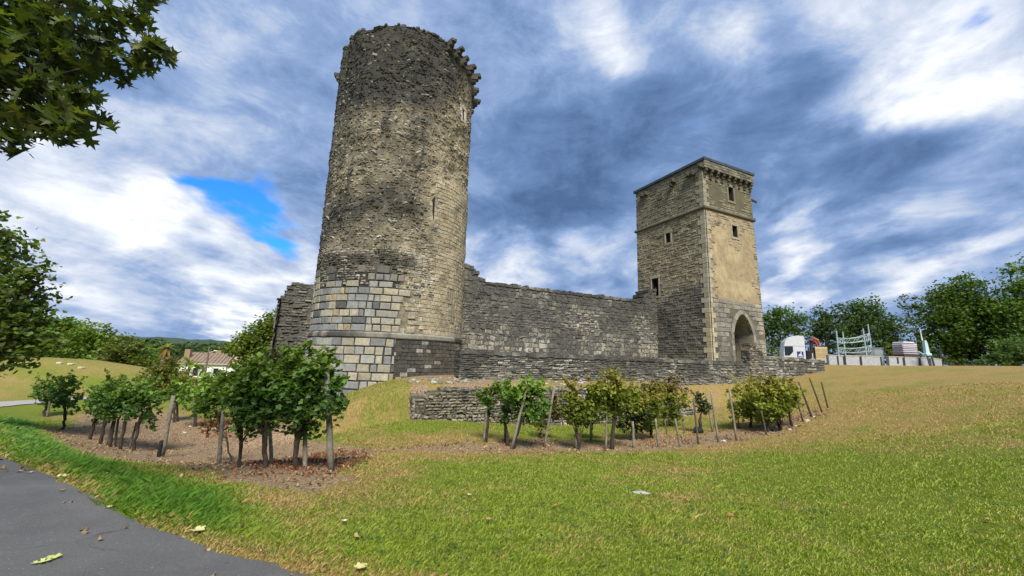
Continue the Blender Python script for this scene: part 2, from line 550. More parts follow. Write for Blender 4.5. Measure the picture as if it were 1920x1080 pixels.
def ground_mat():
    m, k = mat('lawn_and_soil')
    a = k.n('ShaderNodeAttribute', attribute_name='col').outputs[0]
    s = k.n('ShaderNodeSeparateColor', {0: a})
    pos = k.n('ShaderNodeNewGeometry').outputs['Position']
    st = k.vmath('MULTIPLY', pos, (1, 1, 0.3))
    n1 = k.noise(st, 3.0, 8, 0.7); n2 = k.noise(st, 22, 6, 0.7); n3 = k.noise(st, 90, 3, 0.7)
    dryf = k.math('ADD', s.outputs[2], k.math('MULTIPLY', k.math('SUBTRACT', k.math('ADD', n1, n2), 1.0), 1.9), clamp=True)
    c = k.mix(dryf, (0.145, 0.195, 0.022, 1), (0.31, 0.222, 0.085, 1))
    c = k.mix(s.outputs[1], c, (0.080, 0.175, 0.02, 1))
    sn = k.rng(k.math('ADD', n2, k.math('MULTIPLY', n3, .5)), 0.5, 1.0, 0, 1)
    soil = k.mix(sn, (0.12, 0.078, 0.05, 1), (0.47, 0.34, 0.21, 1))
    sf = k.rng(k.math('ADD', s.outputs[0], k.math('MULTIPLY', k.math('SUBTRACT', n1, .5), 0.9)), 0.3, 0.62, 0, 1, True)
    c = k.mix(sf, c, soil)
    v = k.rng(k.math('ADD', n2, n3), 0.75, 1.25, 0.50, 1.35)
    c = k.vmath('MULTIPLY', c, k.n('ShaderNodeCombineXYZ', {0: v, 1: v, 2: v}).outputs[0])
    return finish(k, m, c, 0.95, k.math('ADD', n2, n3), 0.9, 0.035, spec=0.1)


g = MB(); g.add(np.stack([X, Y, Z], -1).reshape(-1, 3), Q, np.stack([so, lu, dr], -1))
tag(g.build('ground', ground_mat(), smooth=True), kind='structure')


def sheet(name, poly, material, dz=0.012, step=0.25, col=(.1, .1, .1), bounds=None, rough_edge=0.05):
    """a draped sheet lying a little above the ground inside a polygon"""
    P = np.array(poly)
    lo = P.min(0); hi = P.max(0)
    if bounds is not None: lo = np.maximum(lo, bounds[0]); hi = np.minimum(hi, bounds[1])
    xs = np.arange(lo[0], hi[0] + step, step); ys = np.arange(lo[1], hi[1] + step, step)
    X, Y = np.meshgrid(xs, ys)
    d = inpoly(X.ravel(), Y.ravel(), poly).reshape(X.shape)
    # pull the border vertices onto the outline
    gxn = np.gradient(d, step, axis=1); gyn = np.gradient(d, step, axis=0)
    near = (d < 0) & (d > -step * 1.6)
    jag = rough_edge * (fbm(X * 6, Y * 6, 4., 3) - .5) * 2
    X2 = np.where(near, X - gxn * (d + jag), X); Y2 = np.where(near, Y - gyn * (d + jag), Y)
    ok = d > -step * 1.6
    I = np.arange(X.size).reshape(X.shape)
    Q = np.stack([I[:-1, :-1], I[:-1, 1:], I[1:, 1:], I[1:, :-1]], -1).reshape(-1, 4)
    okq = ok.ravel()[Q].all(1) & (d.ravel()[Q] > 0).any(1)
    m = MB(); m.add(np.stack([X2, Y2, tz(X2, Y2) + dz], -1).reshape(-1, 3), Q[okq], col)
    return tag(m.build(name, material, smooth=True), kind='structure')


def road_mat():
    m, k = mat('asphalt')
    pos = k.n('ShaderNodeNewGeometry').outputs['Position']
    n = k.noise(pos, 1.3, 6, .6); f = k.noise(pos, 160, 3, .8); f2 = k.noise(pos, 45, 4, .7)
    c = k.mix(k.rng(n, .3, .7, 0, 1), (0.085, 0.085, 0.084, 1), (0.125, 0.122, 0.118, 1))
    v = k.rng(k.math('ADD', f, k.math('MULTIPLY', f2, .6)), .5, 1.1, .62, 1.4)
    c = k.vmath('MULTIPLY', c, k.n('ShaderNodeCombineXYZ', {0: v, 1: v, 2: v}).outputs[0])
    vo = k.n('ShaderNodeTexVoronoi', {'Vector': k.vmath('ADD', pos, k.vmath('MULTIPLY', k.n('ShaderNodeTexNoise', {'Vector': pos, 'Scale': 3.0, 'Detail': 5.0}).outputs['Color'], (.5, .5, 0))), 'Scale': 0.45}, feature='DISTANCE_TO_EDGE')
    crack = k.math('MULTIPLY', k.rng(vo.outputs['Distance'], 0.0, 0.006, 1, 0), k.rng(n, .45, .6, 0, .75))
    c = k.mix(crack, c, (0.02, 0.02, 0.02, 1))
    ch = k.noise(pos, 70, 2, .5)
    c = k.mix(k.rng(ch, .66, .74, 0, .7), c, (0.30, 0.29, 0.27, 1))
    c = k.mix(k.rng(k.noise(pos, .7, 4, .6), .55, .7, 0, .35), c, (0.06, 0.06, 0.062, 1))
    return finish(k, m, c, 0.85, k.math('ADD', f, f2), .8, .008, spec=0.3)


M_ROAD = road_mat()
sheet('road', ROAD, M_ROAD, dz=0.02, step=0.16, bounds=((-26, -8), (9, 18)))
pp = [hit(a, b) for a, b in [(-200, 785), (0, 763), (100, 755), (200, 746), (262, 742)]]
fp = [tuple(p[:2]) for p in pp]
pu = [tuple(hit(a, b)[:2]) for a, b in [(262, 738.5), (200, 741), (100, 748.5), (0, 754), (-200, 772)]]
sheet('path', fp + pu, attr_mat('pale_path', 4, .15), dz=0.03, step=0.3, col=(.30, .29, .27))


# ------------------------------------------------------------------ masonry
QS = np.array([[8, 9, 10, 11]] + [[i, (i + 1) % 4, 4 + (i + 1) % 4, 4 + i] for i in range(4)] + [[4 + i, 4 + (i + 1) % 4, 8 + (i + 1) % 4, 8 + i] for i in range(4)])


def courses(u0, u1, v0, v1, h, wd, hv=0.2, wv=0.45, rs=R_):
    out = []; v = v0
    while v < v1 - 1e-6:
        hh = h * (1 + hv * rs.uniform(-1, 1)); 
        if v + hh > v1 - h * .35: hh = v1 - v
        u = u0 - rs.uniform(0, wd)
        while u < u1:
            ww = wd * (1 + wv * rs.uniform(-1, 1)) * (1.6 if rs.rand() < .08 else 1)
            a, b = max(u, u0), min(u + ww, u1)
            if b - a > .05: out.append((a, b, v, v + hh))
            u += ww
        v += hh
    return np.array(out)


def stone_verts(S, st, gap=.012, prot=(.0, .03), bev=.02, jit=.015, back=.08, rs=R_, rot=0.0):
    """st (n,4): ua,ub,va,vb -> (n,12,3)"""
    n = len(st)
    g_ = gap * rs.uniform(.6, 1.5, (n, 4))
    ua, ub, va, vb = st[:, 0] + g_[:, 0], st[:, 1] - g_[:, 1], st[:, 2] + g_[:, 2], st[:, 3] - g_[:, 3]
    u = np.stack([ua, ub, ub, ua], 1); v = np.stack([va, va, vb, vb], 1)
    sz = np.minimum(st[:, 1] - st[:, 0], st[:, 3] - st[:, 2])[:, None]
    j = np.minimum(jit, sz * .22)
    u = u + rs.uniform(-1, 1, (n, 4)) * j; v = v + rs.uniform(-1, 1, (n, 4)) * j * .8
    if rot:
        an = rs.normal(0, rot, (n, 1)); uc = u.mean(1, keepdims=True); vc = v.mean(1, keepdims=True)
        u, v = uc + (u - uc) * np.cos(an) - (v - vc) * np.sin(an), vc + (u - uc) * np.sin(an) + (v - vc) * np.cos(an)
    p = rs.uniform(prot[0], prot[1], (n, 1)) * np.ones((1, 4)) + rs.uniform(-1, 1, (n, 4)) * bev * .35
    uc = u.mean(1, keepdims=True); vc = v.mean(1, keepdims=True)
    b = np.minimum(bev, sz * .3)
    hu = np.abs(u - uc) + 1e-6; hv = np.abs(v - vc) + 1e-6
    ui = uc + (u - uc) * np.clip(1 - b / hu, .2, 1); vi = vc + (v - vc) * np.clip(1 - b / hv, .2, 1)
    U = np.concatenate([u, u, ui], 1); V = np.concatenate([v, v, vi], 1)
    D = np.concatenate([np.full((n, 4), -back), p - b, p], 1)
    return S(U, V, D)


def put_stones(mb, P, col):
    n = len(P)
    if not n: return
    F = (QS[None] + (np.arange(n) * 12)[:, None, None]).reshape(-1, 4)
    c = np.repeat(col, 12, 0)
    mb.add(P.reshape(-1, 3), F, c)


def split_stones(P, col, parent, name, material, limit, stuff_name, min_px=9.0, vis=None, smooth=False):
    """the stones that show largest become parts; the rest are joined"""
    n = len(P)
    x, y = proj(P[:, 8:12].reshape(-1, 3)); x = x.reshape(n, 4); y = y.reshape(n, 4)
    wpx = x.max(1) - x.min(1); hpx = y.max(1) - y.min(1)
    nrm = np.cross(P[:, 9] - P[:, 8], P[:, 11] - P[:, 8]); fac = ((CAM - P[:, 8]) * nrm).sum(1) > 0
    ctr = P[:, 8:12].mean(1)
    ok = fac & (wpx >= min_px) & ((ctr - CAM) @ _f > 1)
    if vis is not None: ok &= vis
    score = np.where(ok, np.sqrt(wpx * hpx), -1)
    idx = np.argsort(-score)[:limit]; idx = idx[score[idx] > 0]
    for i in idx:
        m = MB(); put_stones(m, P[i:i + 1], col[i:i + 1])
        m.build(name, material, parent, smooth, loc=P[i].mean(0))
    rest = np.setdiff1d(np.arange(n), idx)
    if len(rest):
        m = MB(); put_stones(m, P[rest], col[rest])
        tag(m.build(stuff_name, material, parent), kind='stuff')
    return len(idx)


def pick(pal, wts, n, rs=R_, var=.14):
    pal = np.array(pal, float); k = rs.choice(len(pal), n, p=np.array(wts) / np.sum(wts))
    return pal[k] * (1 + var * rs.uniform(-1, 1, (n, 1)))


def mixc(a, b, t):
    t = np.asarray(t)[..., None]; return a * (1 - t) + np.asarray(b) * t


def backing(S, ulines, vlines, holes, d, colf, closed=False):
    """recessed mortar face with openings left out"""
    ul = np.unique(np.round(np.r_[ulines, [a for h in holes for a in h[:2]]], 4)); vl = np.unique(np.round(np.r_[vlines, [a for h in holes for a in h[2:]]], 4))
    U, V = np.meshgrid(ul, vl)
    P = S(U, V, np.full(U.shape, d))
    I = np.arange(U.size).reshape(U.shape)
    Q = np.stack([I[:-1, :-1], I[:-1, 1:], I[1:, 1:], I[1:, :-1]], -1).reshape(-1, 4)
    uc = U.ravel()[Q].mean(1); vc = V.ravel()[Q].mean(1)
    keep = np.ones(len(Q), bool)
    for (a, b, c, e) in holes: keep &= ~((uc > a) & (uc < b) & (vc > c) & (vc < e))
    return P.reshape(-1, 3), Q[keep], colf(U.ravel(), V.ravel())


def recess(S, h, depth, d0=-.03):
    """four reveals and a back, as a dark hole in the wall"""
    a, b, c, e = h
    q = [(a, c), (b, c), (b, e), (a, e)]
    V = np.array([S(np.array(u), np.array(v), np.array(d0)) for u, v in q] + [S(np.array(u), np.array(v), np.array(-depth)) for u, v in q]).reshape(-1, 3)
    return V, [[0, 1, 5, 4], [1, 2, 6, 5], [2, 3, 7, 6], [3, 0, 4, 7], [4, 5, 6, 7]]


def clear(st, holes, pad=0.0):
    ok = np.ones(len(st), bool)
    for (a, b, c, e) in holes:
        ok &= ~((st[:, 1] > a - pad) & (st[:, 0] < b + pad) & (st[:, 3] > c - pad) & (st[:, 2] < e + pad))
    return st[ok]


# ------------------------------------------------------------------ leaves
T_DIAMOND = (np.array([[0, -.5], [.32, 0], [0, .5], [-.32, 0]]), [[0, 1, 2, 3]])
_lob = []
for k in range(5):      # a vine leaf: five pointed lobes
    pass
VINE = [(0, -.28), (.22, -.46), (.46, -.34), (.36, -.14), (.56, .02), (.50, .20), (.28, .20), (.24, .38), (0, .62), (-.24, .38), (-.28, .20), (-.50, .20), (-.56, .02), (-.36, -.14), (-.46, -.34), (-.22, -.46)]
T_VINE = (np.array(VINE), [list(range(16))])
T_VINE8 = (np.array([(0, -.3), (.42, -.42), (.55, .08), (.25, .3), (0, .6), (-.25, .3), (-.55, .08), (-.42, -.42)]), [list(range(8))])
OAK = [(.015, -.62), (.03, -.42), (.16, -.34), (.30, -.40), (.24, -.24), (.10, -.16), (.22, -.08), (.44, -.12), (.34, .02), (.46, .12), (.14, .10), (.12, .20), (.30, .30), (.20, .34), (.22, .46), (.07, .38), (0, .60)]
OAK = OAK + [(-a, b) for a, b in OAK[-2::-1]]
T_OAK = (np.array(OAK), [list(range(len(OAK)))])


def rand_frames(n, up=0.0, rs=R_):
    nrm = rs.normal(0, 1, (n, 3)); nrm[:, 2] = np.abs(nrm[:, 2]) * (1 + up) + up
    nrm /= np.linalg.norm(nrm, axis=1)[:, None]
    t = rs.normal(0, 1, (n, 3)); t -= (t * nrm).sum(1)[:, None] * nrm; t /= np.linalg.norm(t, axis=1)[:, None] + 1e-9
    return nrm, t, np.cross(nrm, t)


def leaves(mb, pos, size, col, up=0.3, tmpl=T_DIAMOND, sv=.35, cv=.25, droop=None, rs=R_, fold=.12):
    n = len(pos); tv, tf = tmpl; k = len(tv)
    nrm, a, b = rand_frames(n, up, rs)
    if droop is not None:      # leaf tips hang down
        b = b * (1 - droop) + np.array([0, 0, -1.0]) * droop; b /= np.linalg.norm(b, axis=1)[:, None]
        a = np.cross(b, nrm); a /= np.linalg.norm(a, axis=1)[:, None] + 1e-9; nrm = np.cross(a, b)
    s = size * (1 + sv * rs.uniform(-1, 1, (n, 1, 1)))
    z = np.abs(tv[:, 0]) * fold * 2 - .12 * tv[:, 1] ** 2
    V = pos[:, None, :] + s * (tv[None, :, :1] * a[:, None, :] + tv[None, :, 1:2] * b[:, None, :] + z[None, :, None] * nrm[:, None, :])
    col = np.asarray(col, float)
    if col.ndim == 1: col = np.tile(col, (n, 1))
    c = col * (1 + cv * rs.uniform(-1, 1, (n, 1)))
    c = c * (1 + .12 * rs.uniform(-1, 1, (n, 3)))
    F = {}
    for f in tf:
        F.setdefault(len(f), []).append(np.array(f)[None] + (np.arange(n) * k)[:, None])
    mb.add(V.reshape(-1, 3), F, np.repeat(c, k, 0))




# ------------------------------------------------------------------ round tower
TC = np.array([-6.3, 21.28]); TR = 3.7
tcv = -TC / np.hypot(*TC); trv = np.array([-tcv[1], tcv[0]])
DEG = math.pi / 180


def t_off(phi, z):
    core = sstep(5.9, 6.7, z + (fbm(phi * 3, z * .8, 9., 3) - .5) * 1.2)
    left = sstep(-76, -70, phi / DEG + 4 * (fbm(phi * 0, z * 1.2, 2., 2) - .5))
    rgt = 1 - sstep(24, 27, phi / DEG + 5 * (fbm(phi * 0, z * 1.6, 4., 2) - .5)) * (1 - sstep(9.8, 11, z))
    rgt = rgt * (1 - .5 * sstep(45, 80, phi / DEG))
    k = core * left * rgt
    o = -k * (.13 + .36 * (fbm(phi * 3.3, z * .8, 6., 4) - .38))
    o = o - .10 * core * (fbm(phi * 7, z * 2.2, 16., 3) - .5)
    o = o + .10 * (1 - sstep(0, 2.45, z)) + np.where(z < 2.46, .05, 0)
    o = o - .16 * sstep(12.6, 13.0, z + .25 * np.sin(phi * 2)) * sstep(60, 30, np.abs(phi / DEG)) * 0
    return o


def St(u, v, d):
    phi = u / TR
    r = TR + d + t_off(phi, v)
    dx = np.cos(phi)[..., None] * tcv + np.sin(phi)[..., None] * trv
    xy = TC + r[..., None] * dx
    return np.concatenate([xy, np.asarray(v)[..., None] * np.ones_like(xy[..., :1])], -1)


def rt(z):
    return 17.55 + 0 * z


tw = thing('round_tower', (TC[0], TC[1], 0), 'tall ruined round stone tower with eroded dark rubble above pale squared blocks', 'tower')
AR = TR * DEG
SLIT = [(51.0 * AR - .035, 51.0 * AR + .035, 3.35, 4.75), (25.5 * AR - .02, 25.5 * AR + .02, 8.05, 9.2), (56 * AR - .13, 56 * AR + .13, 14.35, 14.95)]


def tower_col(uc, vc, base):
    """dark lichen belts, warm weathered render and pale bare stone on the tower"""
    ph = uc / AR
    n = fbm(uc * .55, vc * .55, 1.5, 5); m = fbm(uc * 1.7, vc * 1.7, 7.5, 4); k = fbm(uc * .9 + 4, vc * .35, 3.5, 4)
    c = base
    # warm render on the side towards the curtain wall
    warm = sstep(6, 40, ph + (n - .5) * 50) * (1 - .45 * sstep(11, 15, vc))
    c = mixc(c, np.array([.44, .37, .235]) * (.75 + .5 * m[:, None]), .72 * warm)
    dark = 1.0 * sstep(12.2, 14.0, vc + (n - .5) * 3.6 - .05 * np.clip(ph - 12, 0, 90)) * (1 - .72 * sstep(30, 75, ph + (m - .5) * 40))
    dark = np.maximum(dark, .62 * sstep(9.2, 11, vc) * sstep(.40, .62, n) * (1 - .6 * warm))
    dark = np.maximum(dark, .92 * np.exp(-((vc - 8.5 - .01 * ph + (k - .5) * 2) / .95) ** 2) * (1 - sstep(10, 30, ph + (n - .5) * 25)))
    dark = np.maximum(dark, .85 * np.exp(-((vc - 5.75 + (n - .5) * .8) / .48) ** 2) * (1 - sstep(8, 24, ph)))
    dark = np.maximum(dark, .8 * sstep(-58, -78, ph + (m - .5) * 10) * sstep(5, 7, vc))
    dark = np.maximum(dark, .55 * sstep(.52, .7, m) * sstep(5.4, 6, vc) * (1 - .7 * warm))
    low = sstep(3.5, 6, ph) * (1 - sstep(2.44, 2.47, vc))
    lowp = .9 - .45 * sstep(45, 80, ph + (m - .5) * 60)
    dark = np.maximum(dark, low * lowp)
    dark = np.maximum(dark, .85 * (1 - sstep(.0, .55, vc + (m - .5) * .4)))
    st = fbm(uc * 2.2, vc * .16, 57., 4)
    dark = np.maximum(dark, .75 * sstep(.54, .68, st) * sstep(6, 9, vc) * (1 - .75 * warm))
    dk = np.array([.036, .035, .032]) * (.5 + 1.3 * m[:, None])
    return mixc(c, dk, np.clip(dark * (.92 + .9 * (m - .45)), 0, .98))


def tower_build():
    groups = []
    P300 = []; C300 = []
    # squared blocks, lower drum and upper drum
    pal = [(.42, .375, .275), (.265, .268, .252), (.37, .36, .315), (.13, .132, .128), (.42, .34, .21), (.315, .308, .278)]
    wts = [.32, .27, .2, .05, .06, .12]
    A = courses(-112 * AR, 5 * AR, -1.5, 2.36, .345, .50, .06, .45)
    keep = A[:, 1] < (5 + 1.6 * np.sin(A[:, 2] * 9)) * AR + .1
    A = A[keep]; A = A[(A[:, 1] / AR < 3.5) | (R_.rand(len(A)) < .6)]
    B = courses(-112 * AR, 46 * AR, 2.62, 5.55, .325, .46, .06, .5)
    lim = 20 - 5 * np.abs(B[:, 2] - 4.0) + 18 * (R_.rand(len(B)) - .5)
    B = B[(B[:, 1] / AR < lim) & ((B[:, 2] < 5.05) | (R_.rand(len(B)) < .3))]
    B = B[(B[:, 2] < 4.3) | (R_.rand(len(B)) < .72)]
    AB = np.concatenate([A, B]); AB = clear(AB, SLIT)
    P = stone_verts(St, AB, .019, (.01, .045), .022, .014)
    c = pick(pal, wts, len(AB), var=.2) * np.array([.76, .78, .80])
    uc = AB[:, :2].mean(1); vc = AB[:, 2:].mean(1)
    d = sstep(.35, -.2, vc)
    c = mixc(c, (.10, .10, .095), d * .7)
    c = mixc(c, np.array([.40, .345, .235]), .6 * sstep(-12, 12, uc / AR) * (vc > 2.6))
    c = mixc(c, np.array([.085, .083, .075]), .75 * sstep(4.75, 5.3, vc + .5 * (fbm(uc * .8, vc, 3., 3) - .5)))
    P300.append(P); C300.append(c)
    occ = AB
    # small neat stones on the warm side and in the dark base
    D1 = courses(4.2 * AR, 112 * AR, -1.5, 2.4, .17, .27, .15, .5)
    D2 = courses(2 * AR, 112 * AR, 2.62, 6.4, .19, .29, .15, .5)
    D3 = courses(26 * AR, 112 * AR, 6.4, 10.3, .19, .29, .15, .5)
    # irregular rubble
    E1 = courses(-112 * AR, 30 * AR, 4.35, 6.4, .10, .17, .3, .6)
    E2 = courses(-112 * AR, 27 * AR, 6.4, 10.3, .112, .15, .5, .8)
    E3 = courses(-112 * AR, 112 * AR, 10.3, 17.8, .112, .15, .5, .8)

    def free(T):
        # leave out what would cover the squared blocks
        cx, cy = T[:, :2].mean(1), T[:, 2:].mean(1)
        hit_ = np.zeros(len(T), bool)
        for a, b, c_, e in occ: hit_ |= (T[:, 1] > a + .01) & (T[:, 0] < b - .01) & (T[:, 3] > c_ + .01) & (T[:, 2] < e - .01)
        return T[~hit_]
    warmp = [(.42, .35, .22), (.38, .33, .235), (.33, .30, .23), (.45, .40, .30)]
    rub = [(.31, .275, .20), (.235, .22, .17), (.50, .475, .40), (.14, .135, .115), (.36, .295, .185)]
    J = MB()
    for T, pal_, w_, kw in ((D1, rub, [1, 1, .5, 1, .3], dict(gap=.006, prot=(.0, .02), bev=.012, jit=.008)), (D2, warmp, [1, 1, 1, .6], dict(gap=.006, prot=(.0, .018), bev=.012, jit=.012)),
                            (D3, warmp, [1, 1, 1, .6], dict(gap=.006, prot=(.0, .018), bev=.012, jit=.012)),
                            (E1, rub, [1, 1, .35, 1, .5], dict(gap=.01, prot=(-.02, .05), bev=.03, jit=.05)), (E2, rub, [1, .8, .5, .5, 1], dict(gap=.012, prot=(-.045, .032), bev=.045, jit=.05, rot=.36)),
                            (E3, rub, [1, 1, .5, .7, .5], dict(gap=.012, prot=(-.045, .032), bev=.045, jit=.05, rot=.36))):
        T = free(clear(T, SLIT))
        if T is E3 or T is E2: pass
        c = pick(pal_, w_, len(T), var=.25)
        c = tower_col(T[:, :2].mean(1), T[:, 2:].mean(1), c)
        # odd pale stones stay clean
        pale = R_.rand(len(T)) < .07
        c[pale] = c[pale] * .35 + np.array([.40, .385, .33]) * .65
        tilt = dict(kw)
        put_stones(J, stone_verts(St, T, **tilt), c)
    tag(J.build('rubble_stones', M_STONE, tw), kind='stuff')
    # ragged rim of loose stones
    rim = courses(-180 * AR, 180 * AR, 17.8, 17.95, .17, .30, .2, .5)
    rim[:, 3] += R_.uniform(-.14, .05, len(rim)) + .10 * (fbm(rim[:, 0] * .8, 0., 6., 3) - .5)
    rim = rim[R_.rand(len(rim)) < .93]
    J = MB(); put_stones(J, stone_verts(St, rim, .005, (-.05, .08), .04, .04, back=.9), pick(rub, [.6, 1, .1, 1.5, .2], len(rim)) * .5)
    for q in range(60):     # weeds and stones on the wall head
        a = R_.uniform(-math.pi, math.pi); s_ = R_.uniform(.05, .16)
        p = St(np.array(a * TR), np.array(17.92 + R_.uniform(0, .12)), np.array(-R_.uniform(.05, .5)))
        J.box(p - s_, p + s_ * np.array([1, 1, .7]), (.09, .09, .075), bev=s_ * .3)
    tag(J.build('rim_stones', M_STONE, tw), kind='stuff')
    # 300 blocks as parts
    P = np.concatenate(P300); c = np.concatenate(C300)
    split_stones(P, c, tw, 'stone_block', M_ASHLAR, 300, 'small_blocks', 8.0)
    # mortar body
    ul = np.linspace(-180 * AR, 180 * AR, 181); vl = np.r_[np.arange(-1.6, 17.8, .2), 17.85]

    def mcol(U, V):
        b = np.tile(np.array([.22, .19, .13]), (len(U), 1)) * (.8 + .4 * fbm(U * 2, V * 2, 0., 3))[:, None]
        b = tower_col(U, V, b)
        m = ((V < 5.3) & (U / AR < 4))[:, None]
        return np.where(m, np.array([.040, .038, .034]), b)
    v, f, c = backing(St, ul, vl, SLIT, -.022, mcol)
    J = MB(); J.add(v, f, c)
    # top of the wall, open well inside
    a = np.linspace(-math.pi, math.pi, 91)
    ro = St(a * TR, np.full(91, 17.85), np.full(91, -.03)); ri = St(a * TR, np.full(91, 17.85), np.full(91, -1.5)); rb = St(a * TR, np.full(91, 12.0), np.full(91, -1.5))
    V = np.concatenate([ro, ri, rb]); F = [[i, i + 1, 92 + i, 91 + i] for i in range(90)] + [[91 + i, 92 + i, 183 + i, 182 + i] for i in range(90)] + [list(range(182, 272))]
    J.add(V, F, (.10, .10, .085))
    J.build('wall_core', M_STONE, tw)
    # drum ledge between the two drums
    J = MB(); ph = np.linspace(-118, 118, 119) * AR
    prof = [(2.36, .02), (2.41, .05), (2.55, .05), (2.63, .0)]
    rings = np.stack([St(ph, np.full(len(ph), z_), np.full(len(ph), d_) - t_off(ph / TR, np.full(len(ph), z_)) + .05 * (1 - (z_ > 2.6))) for z_, d_ in prof], 0)
    n = len(ph); V = rings.reshape(-1, 3); F = [[k * n + i, k * n + i + 1, (k + 1) * n + i + 1, (k + 1) * n + i] for k in range(3) for i in range(n - 1)]
    cc = mixc(np.tile([.24, .225, .185], (len(V), 1)), (.05, .05, .045), np.tile(sstep(.42, .6, fbm(ph * 1.2, 0, 2., 3)), 4) * .9)
    J.add(V, F, cc); J.build('ledge', M_ASHLAR, tw)
    for i, h in enumerate(SLIT):
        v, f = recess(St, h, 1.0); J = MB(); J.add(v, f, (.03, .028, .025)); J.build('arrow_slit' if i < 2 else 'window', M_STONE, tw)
        a, b, c_, e = h
        w_ = .20 if i == 2 else .11
        pieces = [(a - w_, a, c_ - .05, e + .05), (b, b + w_, c_ - .05, e + .05)]
        if i == 2: pieces += [(a - w_ - .05, b + w_ + .05, e + .05, e + .25), (a - w_ - .02, b + w_ + .02, c_ - .25, c_ - .05)]
        else:
            k = []
            for (x0, x1, y0, y1) in pieces:
                nn = 5
                for q in range(nn): k.append((x0 - (.06 * (q % 2) if x1 == a else 0), x1 + (.06 * (q % 2) if x1 != a else 0), y0 + (y1 - y0) * q / nn, y0 + (y1 - y0) * (q + 1) / nn))
            pieces = k
        for pc in pieces:
            J = MB(); put_stones(J, stone_verts(St, np.array([pc]), .003, (.012, .016), .010, .008), np.array([[.50, .46, .37] if i == 2 else [.31, .275, .20]]) * R_.uniform(.75, 1.1)); J.build('slit_jamb' if i < 2 else 'window_frame', M_ASHLAR, tw)
    # corbels left from the gallery at the top
    for (dg, z, ln) in ((31, 17.8, .42), (40, 17.72, .46), (50, 17.66, .34), (59, 17.6, .44), (69, 17.5, .5), (81, 17.2, .32), (90, 16.9, .56), (-95, 16.9, .42), (-62, 17.85, .15), (102, 16.7, .4), (115, 16.8, .4)):
        J = MB(); u = dg * AR
        for k in range(3):
            hw = .13; lo = z - .18 * (3 - k) + .17; 
            put_stones(J, stone_verts(St, np.array([(u - hw, u + hw, lo, lo + .19)]), .004, (ln * (.45 + .28 * k), ln * (.45 + .28 * k) + .01), .03, .02, back=.2), np.array([[.075, .07, .06]]) * (1 + .4 * R_.rand()))
        J.build('corbel', M_STONE, tw)
    # tuft growing out of the masonry
    J = MB(); p0 = St(np.array(-9 * AR), np.array(6.15), np.array(-.05))
    n = 160; pos = p0 + R_.normal(0, 1, (n, 3)) * [.16, .12, .13] + [0, -.1, .05]
    leaves(J, pos, .07, (.05, .055, .02), .4); J.build('weed_tuft', M_LEAF, tw)


tower_build()
# ------------------------------------------------------------------ gate tower
GC = np.array([12.0, 24.5]); GW, GD = 5.3, 6.0


def batt(v): return 1 - .0075 * np.clip(v - 1, 0, 20)


def flat_S(P0, ud, nd):
    def S(u, v, d):
        u, v, d = np.broadcast_arrays(np.asarray(u, float), np.asarray(v, float), np.asarray(d, float))
        xy = P0 + u[..., None] * ud + d[..., None] * nd
        return np.concatenate([xy, v[..., None]], -1)
    return S


def SR(u, v, d):
    u, v, d = np.broadcast_arrays(np.asarray(u, float), np.asarray(v, float), np.asarray(d, float))
    xy = GC + (u * batt(v))[..., None] * UX - d[..., None] * VX
    return np.concatenate([xy, v[..., None]], -1)


SL = flat_S(GC + VX * GD, -VX, -UX)


def S_side(u, v, d):
    u, v, d = np.broadcast_arrays(np.asarray(u, float), np.asarray(v, float), np.asarray(d, float))
    xy = GC + (GW * batt(v) + d)[..., None] * UX + u[..., None] * VX
    return np.concatenate([xy, v[..., None]], -1)


def S_back(u, v, d):
    u, v, d = np.broadcast_arrays(np.asarray(u, float), np.asarray(v, float), np.asarray(d, float))
    xy = GC + VX * GD + ((GW - u) * batt(v))[..., None] * UX + d[..., None] * VX
    return np.concatenate([xy, v[..., None]], -1)


def on_face(px, py, left=False):
    d = ray(px, py); n = np.array([*(UX if left else VX), 0])
    t = ((np.array([*GC, 0]) - CAM) @ n) / (d @ n); p = CAM + d * t
    q = p[:2] - GC
    return (GD - q @ VX, p[2]) if left else ((q @ UX) / batt(p[2]), p[2])


ZS = 11.55; ZT = 14.72
gate = thing('gate_tower', (GC[0], GC[1], 1.2), 'square stone gate tower with pointed doorway, tan render and corbelled top', 'tower')


M_RENDER = attr_mat('old_render', 3.0, 0.22, bstr=0.25, bdist=0.01, bscale=18, extra=moss)


